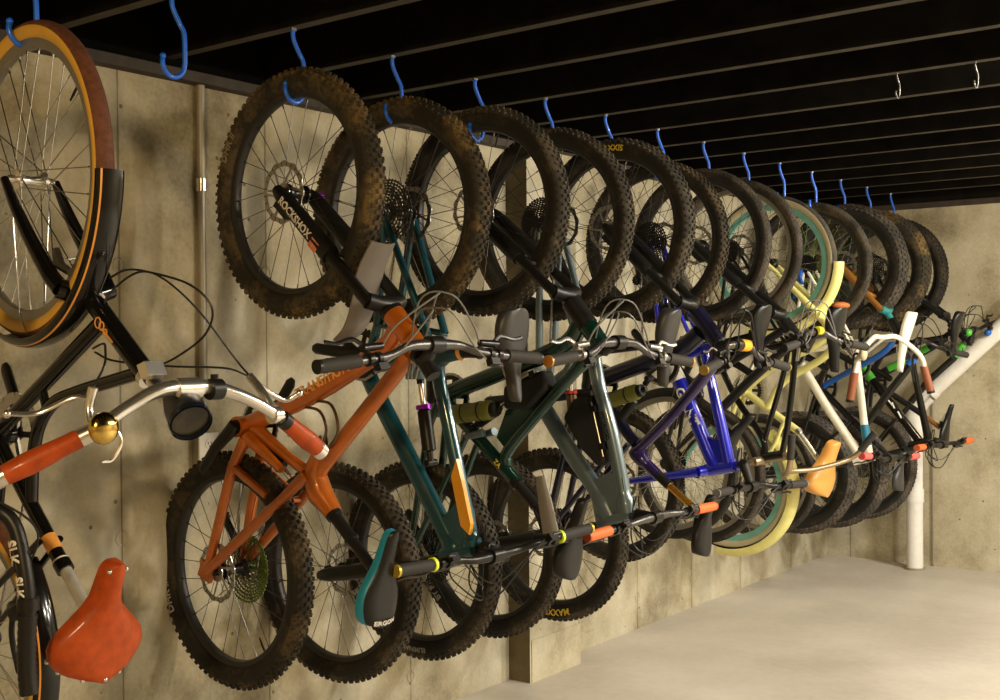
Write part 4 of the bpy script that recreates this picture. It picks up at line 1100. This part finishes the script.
m.tube([b.P((.43, 1.36), -.036), b.P((.43, 1.36), .036)], .023, 20)
b.part('frame', m, blkgloss)
b.post((.84, 1.425), (.985, 1.46), steel, .013); so = b.saddle((1.030, 1.290), (1.055, 1.590), None, sad_blk, wmax=.082, wn=.020, depth=.045, label='black saddle pointing nose down, brown leather patch on its rear')
g = M().ball(b.P((1.040, 1.592)), .055, 16, sc=(.55, 1.45, .30)); b.part('saddle_patch', g, mat('rust_leather', (.42, .12, .025), .6), so)
b.crank((.43, 1.36), D(-60), .085, 38); b.chain((.43, 1.36), .084, .045)
m = M().tube([b.P((.765, .910)), b.P((.80, .905)), b.P((.79, .835))], .015, 12); b.part('stem', m, tanalloy)
pts = [b.P((.935, 1.030), -.30), b.P((.925, .93), -.295), b.P((.90, .862), -.27), b.P((.83, .835), -.15), b.P((.79, .830), -.04), b.P((.79, .830), .04), b.P((.86, .835), .15), b.P((.97, .875), .27), b.P((1.03, .93), .29), b.P((1.085, 1.005), .30)]
hb_ = b.part('handlebar', M().tube(smooth(pts, 5), .0115, 12), tanalloy, label='tan swept-back handlebar')
for a_, c_ in ((pts[0], pts[1]), (pts[-1], pts[-2])): b.part('grip', M().tube([a_, a_+(c_-a_).normalized()*.11], .0165, 14), grip_m, hb_)

# ---- 10. pale yellow cruiser (k=8), hung by the front wheel
b = Bike('cruiser_bike', 8, 'front', 'pale yellow cruiser with wide tan saddle, teal rims and yellow mudguards', (.525, 1.820), (.291, .703), R=.340)
b.wheel('front', 'slick', .048, rim=teal_rim, t0=cream_wall, t1=rub_dust, rotor=False, spk=spokesil, rimd=.030)
b.wheel('rear', 'slick', .050, rim=teal_rim, t0=cream_wall, t1=rubber, rotor=False, spk=spokesil, casr=.045, rimd=.030)
fender(b, b.fwc, .366, .062, D(91), D(200), cream, 'front_mudguard', drop=.015)
fender(b, b.rwc, .368, .072, D(40), D(190), cream, 'rear_mudguard', drop=.022)
fo = b.fork((.785, 1.565), (.905, 1.395), mm=cream, rigid=True, hw=.055, rl=.019, curve=-.015)
m = M()
b.tubeP(m, [(.800, 1.540), (.870, 1.425)], .026, n=18)
b.tubeP(m, smooth([(.822, 1.47), (.76, 1.41), (.55, 1.318), (.40, 1.205), (.375, 1.18)], 5), .0215, n=16)
b.tubeP(m, smooth([(.855, 1.415), (.78, 1.34), (.59, 1.230), (.515, 1.12), (.50, 1.10)], 5), .0185, n=16)
b.tubeP(m, [(.372, 1.180), (.665, .985)], .0185, n=16)
b.stays(m, b.rwc, (.372, 1.180), .011, .012, bend=(.31, .98)); b.stays(m, b.rwc, (.60, 1.03), .010, .010, bend=(.52, .86))
m.tube([b.P((.372, 1.180), -.04), b.P((.372, 1.180), .04)], .028, 20)
b.part('frame', m, cream)
for q0_, q1_ in (((.795, 1.548), (.803, 1.536)), ((.868, 1.43), (.876, 1.418))):
    g = M(); b.tubeP(g, [q0_, q1_], .029, n=18); b.part('headset_cup', g, chrome)
b.post((.665, .985), (.770, .845), chrome, .0135, collar=steel)
b.saddle((.880, .940), (.805, .672), None, tan_leather, wmax=.150, wn=.045, depth=.065, tail=.72, label='wide tan cruiser saddle')
b.crank((.372, 1.180), D(-150), .075, 34, ringm=blkmet, mm=chrome); b.chain((.372, 1.180), .084, .035)
m = M().tube([b.P((.905, 1.395)), b.P((.955, 1.34)), b.P((1.085, 1.445))], .014, 12); b.part('stem', m, chrome)
pts = [b.P((1.040, 1.165), -.30), b.P((1.055, 1.26), -.295), b.P((1.075, 1.37), -.26), b.P((1.09, 1.445), -.14), b.P((1.085, 1.448), -.03), b.P((1.085, 1.448), .03), b.P((1.12, 1.445), .12), b.P((1.18, 1.36), .25), b.P((1.195, 1.27), .29), b.P((1.215, 1.185), .30)]
hb_ = b.part('handlebar', M().tube(smooth(pts, 5), .012, 12), white, label='pale swept-back handlebar')
for a_, c_ in ((pts[0], pts[1]), (pts[-1], pts[-2])):
    go = b.part('grip', M().tube([a_, a_+(c_-a_).normalized()*.125], .0185, 14), brown_grip, hb_); b.part('end_plug', M().tube([a_-(c_-a_).normalized()*.012, a_], .019, 14), blk, go)
b.part('bell', M().ball(pts[2]+Vector((.02, -.02, 0)), .028, 14, sc=(.6, 1, 1)), cream_wall, hb_)
for p_, q_ in ((pts[2], 1), (pts[7], -1)):
    b.part('brake_lever', M().tube(smooth([p_, p_+Vector((-.03, 0, .0)), p_+Vector((-.035, 0, -.06)), p_+Vector((-.03, 0, -.13))], 5), .006, 8), blkmet, hb_)
b.part('brake_cable', M().tube(smooth([pts[2]+Vector((-.03, 0, .01)), pts[3]+Vector((.02, -.05, .06)), pts[4]+Vector((-.04, -.06, .14)), b.P((.93, 1.50), -.03)], 6), .0024, 6), blk, hb_)

# ---- 11. white bike (k=9), hung by the rear wheel
b = Bike('mountain_bike', 9, 'rear', 'white-framed bike with white saddle and pink grips, rear wheel up', (.260, .700), (.556, 1.822), R=.340)
b.wheel('front', 'xc', .052, t1=rub_dust, rim=rim_sil, spk=spokesil)
b.wheel('rear', 'xc', .052, t0=rub_mud, t1=rub_dust, casr=.060, cas=blkmet, spk=mat('green_spoke', (.14, .30, .03), .4, .5), hub=limegrn)
fo = b.fork((.760, .800), (.935, .850), mm=blk, hw=.056, rl=.021)
m = M()
b.tubeP(m, [(.790, .812), (.895, .842)], .026, n=18)
b.tubeP(m, smooth([(.815, .850), (.775, .91), (.64, 1.10), (.50, 1.325), (.47, 1.37)], 5), .0225, n=16)
b.tubeP(m, [(.872, .845), (.845, 1.02), (.805, 1.39)], [.022, .019, .017], n=16)
b.tubeP(m, [(.47, 1.37), (.84, 1.425)], .0165, n=14)
b.stays(m, b.rwc, (.47, 1.37), .009, .010); b.stays(m, b.rwc, (.79, 1.41), .008, .008)
m.tube([b.P((.47, 1.37), -.036), b.P((.47, 1.37), .036)], .024, 20)
fr = b.part('frame', m, white)
g = M(); b.tubeP(g, [(.864, .895), (.848, 1.0)], .0222, n=16); b.part('frame_band', g, mat('blue_green_band', (.01, .16, .26), .35), fr, label='blue-green band on the white top tube')
b.post((.84, 1.425), (1.03, 1.44), steel, .0135, collar=blk)
b.saddle((1.045, 1.27), (1.110, 1.570), None, white, wmax=.060, wn=.019, depth=.032, label='slim white saddle pointing nose down')
b.crank((.47, 1.37), D(-60), .085, 36); b.chain((.47, 1.37), .084, .045); b.mech((-.55, -.83), mat('blue_mech', (.01, .10, .5), .35, .5))
b.bars((.930, .848), (.975, .835), (.960, .872), (1.006, .820), -.34, .34, mm=blkmet, gm=pink_grip, plug=mat('dark_pink_cap', (.5, .05, .05), .5), gl=.10, cab=blk)

# ---- 12. fat bike with blue down tube (k=10), hung by the front wheel
b = Bike('fat_bike', 10, 'front', 'fat-tyred bike with blue down tube and turquoise fork crown, front wheel up', (.597, 1.836), (.310, .683), R=.350)
b.wheel('front', 'fat', .098, t0=rubber, t1=rub_dust, rimd=.02, hubw=.067)
b.wheel('rear', 'fat', .098, t0=rubber, t1=rub_grey, rimd=.02, hubw=.085)
fo = b.fork((.815, 1.600), (.945, 1.395), mm=tealp, lowm=brnp, legm=brnp, rigid=False, hw=.070, rl=.022, label='turquoise fork crown on brown legs')
m = M()
b.tubeP(m, [(.850, 1.545), (.915, 1.425)], .028, n=18)
b.tubeP(m, smooth([(.93, 1.42), (.97, 1.335), (.83, 1.14), (.70, .96), (.68, .93)], 5), .021, n=16)
b.tubeP(m, [(.45, 1.165), (.70, .925)], .018, n=14)
b.stays(m, b.rwc, (.45, 1.165), .010, .011, .085, .045); b.stays(m, b.rwc, (.64, .99), .009, .009, .085, .04)
m.tube([b.P((.45, 1.17), -.05), b.P((.45, 1.17), .05)], .025, 20)
fr = b.part('frame', m, blkgloss)
g = M(); b.tubeP(g, smooth([(.885, 1.46), (.80, 1.36), (.552, 1.225), (.46, 1.17)], 5), .0165, n=16); b.part('down_tube', g, blu2, fr, label='bright blue down tube')
g = M(); b.tubeP(g, [(.965, 1.36), (.965, 1.325), (.945, 1.30)], .0235, n=16); b.part('blue_band', g, blu2, fr)
b.post((.70, .925), (.85, .79), blkmet, .0145); b.saddle((.930, .830), (.900, .620), None, sad_gry, wmax=.062, depth=.034)
b.crank((.45, 1.17), D(-150), .080, 32); b.chain((.45, 1.17), .079, .045)
b.bars((.94, 1.405), (1.000, 1.425), (1.060, 1.350), (1.132, 1.346), mm=blkmet)

# ---- 13. black fat bike (k=11), hung by the rear wheel
b = Bike('fat_bike', 11, 'rear', 'black fat-tyred bike with short orange grips, muddy rear wheel up', (.347, .667), (.592, 1.838), R=.350)
b.wheel('front', 'fat', .098, t0=rubber, t1=rub_grey, rimd=.02, hubw=.067)
b.wheel('rear', 'fat', .098, t0=rub_mud, t1=rub_mud2, rimd=.02, hubw=.085)
fo = b.fork((.790, .800), (.975, .862), mm=blk, rigid=True, hw=.070, rl=.020)
m = M()
b.tubeP(m, [(.815, .822), (.925, .858)], .028, n=18)
b.tubeP(m, [(.865, .862), (.645, 1.142), (.53, 1.29)], .024, n=16)
b.tubeP(m, [(.918, .870), (.840, 1.25), (.825, 1.38)], [.022, .0175, .016], n=16)
b.tubeP(m, [(.53, 1.29), (.85, 1.42)], .017, n=14)
b.stays(m, b.rwc, (.53, 1.29), .010, .011, .085, .045); b.stays(m, b.rwc, (.81, 1.40), .009, .009, .085, .04)
m.tube([b.P((.53, 1.29), -.05), b.P((.53, 1.29), .05)], .025, 20)
fr = b.part('frame', m, blkgloss)
for q0_, q1_ in (((.700, 1.085), (.725, 1.055)), ((.722, 1.072), (.735, 1.040)), ((.755, 1.022), (.775, .985))):
    b.part('white_mark', M().tube([b.P(q0_, -.0245), b.P(q1_, -.0245)], .005, 8), txt_white, fr)
g = M(); b.tubeP(g, [(.54, 1.275), (.60, 1.20)], .0255, n=16); b.part('green_accent', g, grn, fr)
b.post((.85, 1.42), (1.04, 1.45), blkmet, .014); b.saddle((1.070, 1.340), (1.110, 1.585), None, sad_blk, wmax=.066)
b.crank((.53, 1.29), D(-60), .080, 32); b.chain((.53, 1.29), .079, .045)
b.bars((.965, .860), (.995, .842), (.970, .851), (1.051, .845), -.36, .36, mm=blkmet, gm=org_grip, plug=mat('dark_orange_cap', (.45, .08, .02), .5), gl=.10)

# ---- 14. last black bike (k=12), hung by the front wheel
b = Bike('mountain_bike', 12, 'front', 'black mountain bike with green accents, last in the row by the back wall', (.567, 1.826), (.378, .672), R=.350)
b.wheel('front', 'mtb', .070, t0=rubber, t1=rubber)
b.wheel('rear', 'mtb', .070, t0=rubber, t1=rub_grey)
fo = b.fork((.885, 1.575), (1.040, 1.405), mm=blk, hw=.062, rl=.022)
m = M()
b.tubeP(m, [(.925, 1.530), (1.020, 1.430)], .028, n=18)
b.tubeP(m, [(1.0, 1.400), (.937, 1.315), (.80, 1.190), (.69, 1.055)], .020, n=16)
b.tubeP(m, smooth([(.955, 1.48), (.80, 1.38), (.56, 1.25), (.45, 1.19)], 5), .025, n=16)
b.tubeP(m, [(.45, 1.18), (.76, .98)], .018, n=14)
b.stays(m, b.rwc, (.45, 1.18), .010, .011); b.stays(m, b.rwc, (.68, 1.03), .009, .009)
m.tube([b.P((.45, 1.18), -.04), b.P((.45, 1.18), .04)], .025, 20)
fr = b.part('frame', m, blk)
g = M(); b.tubeP(g, [(1.0, 1.402), (.95, 1.333)], .0215, n=16); b.tubeP(g, smooth([(.80, 1.382), (.68, 1.315), (.56, 1.252)], 4), .0262, n=16); b.part('green_band', g, grn, fr, label='bright green bands on the black frame')
b.post((.76, .98), (.862, .905), brnp, .0145, collar=steel); b.saddle((.945, 1.045), (.895, .790), None, sad_blk, wmax=.066)
b.crank((.45, 1.18), D(-150), .080, 32); b.chain((.45, 1.18), .079, .045)
b.bars((1.035, 1.412), (1.055, 1.485), (1.03, 1.485), (1.110, 1.533), -.36, .36, mm=blkmet)
b.part('shifter_pod', M().ball(b.P((1.07, 1.47), -.16), .022, 10), grn); b.part('shifter_pod', M().ball(b.P((1.09, 1.47), .17), .022, 10), blu2)

# ---- bottles and bags carried in the frames
def bottle(k, p0, p1, y, r, label):
    a = Vector((p0[0], hy(k)+y, p0[1])); c = Vector((p1[0], hy(k)+y, p1[1])); d = (c-a).normalized(); L = (c-a).length
    root = empty('water_bottle', a, label, 'bottle', 'water bottles in the frames')
    Z = Vector((0, 0, 0))
    M().tube([Z, d*.004, d*L*.42, d*L*.47, d*L*.53, d*L*.80, d*L*.84], [r*.9, r, r, r*.90, r, r, r*.85], 24).build('bottle_body', olive, root)
    M().tube([d*L*.82, d*L*.92, d*L*.93, d*L], [r*.80, r*.76, r*.35, r*.30], 20).build('bottle_cap', blk, root)
    for t in (.3, .62): M().tube([d*L*t, d*L*(t+.02)], r*1.05, 24).build('cage_band', blkmet, root)
bottle(2, (.490, 1.200), (.705, 1.228), -.045, .032, 'olive-green water bottle with a black cap in the dark green bike')
bottle(4, (.545, 1.195), (.765, 1.262), -.03, .031, 'dark olive water bottle in the purple bike')
def bag(k, pts, y0, y1, label):
    xs = sum(p[0] for p in pts)/len(pts); zs = sum(p[1] for p in pts)/len(pts)
    import bmesh
    root = empty('frame_bag', (xs, hy(k), zs), label, 'bag', 'black bags strapped into the frames')
    o = M().plate([(x-xs, z-zs) for x, z in pts], y0, y1).build('bag_body', bag_m, root)
    md = o.modifiers.new('b', 'BEVEL'); md.width = .014; md.segments = 3
    a, c = pts[0], pts[1]; L = Vector((c[0]-a[0], 0, c[1]-a[1]))
    M().tube([Vector((a[0]-xs, y0-.001, a[1]-zs))+L*.1, Vector((a[0]-xs, y0-.001, a[1]-zs))+L*.9], .0025, 6).build('zip', steel, root)
    for t in (.2, .75):
        q = Vector((a[0]-xs, 0, a[1]-zs))+L*t
        M().box(q, (.022, (y1-y0)+.008, .022), X=L).build('bag_strap', blk, root)
bag(3, [(.775, 1.255), (.835, 1.02), (.80, 1.005), (.735, 1.06), (.655, 1.17), (.70, 1.24)], -.030, .030, 'black frame bag inside the triangle of the grey-blue bike')
bag(2, [(.70, 1.30), (.86, 1.355), (.88, 1.30), (.80, 1.225), (.70, 1.225)], -.032, .032, 'black bag strapped under the down tube of the dark green bike')
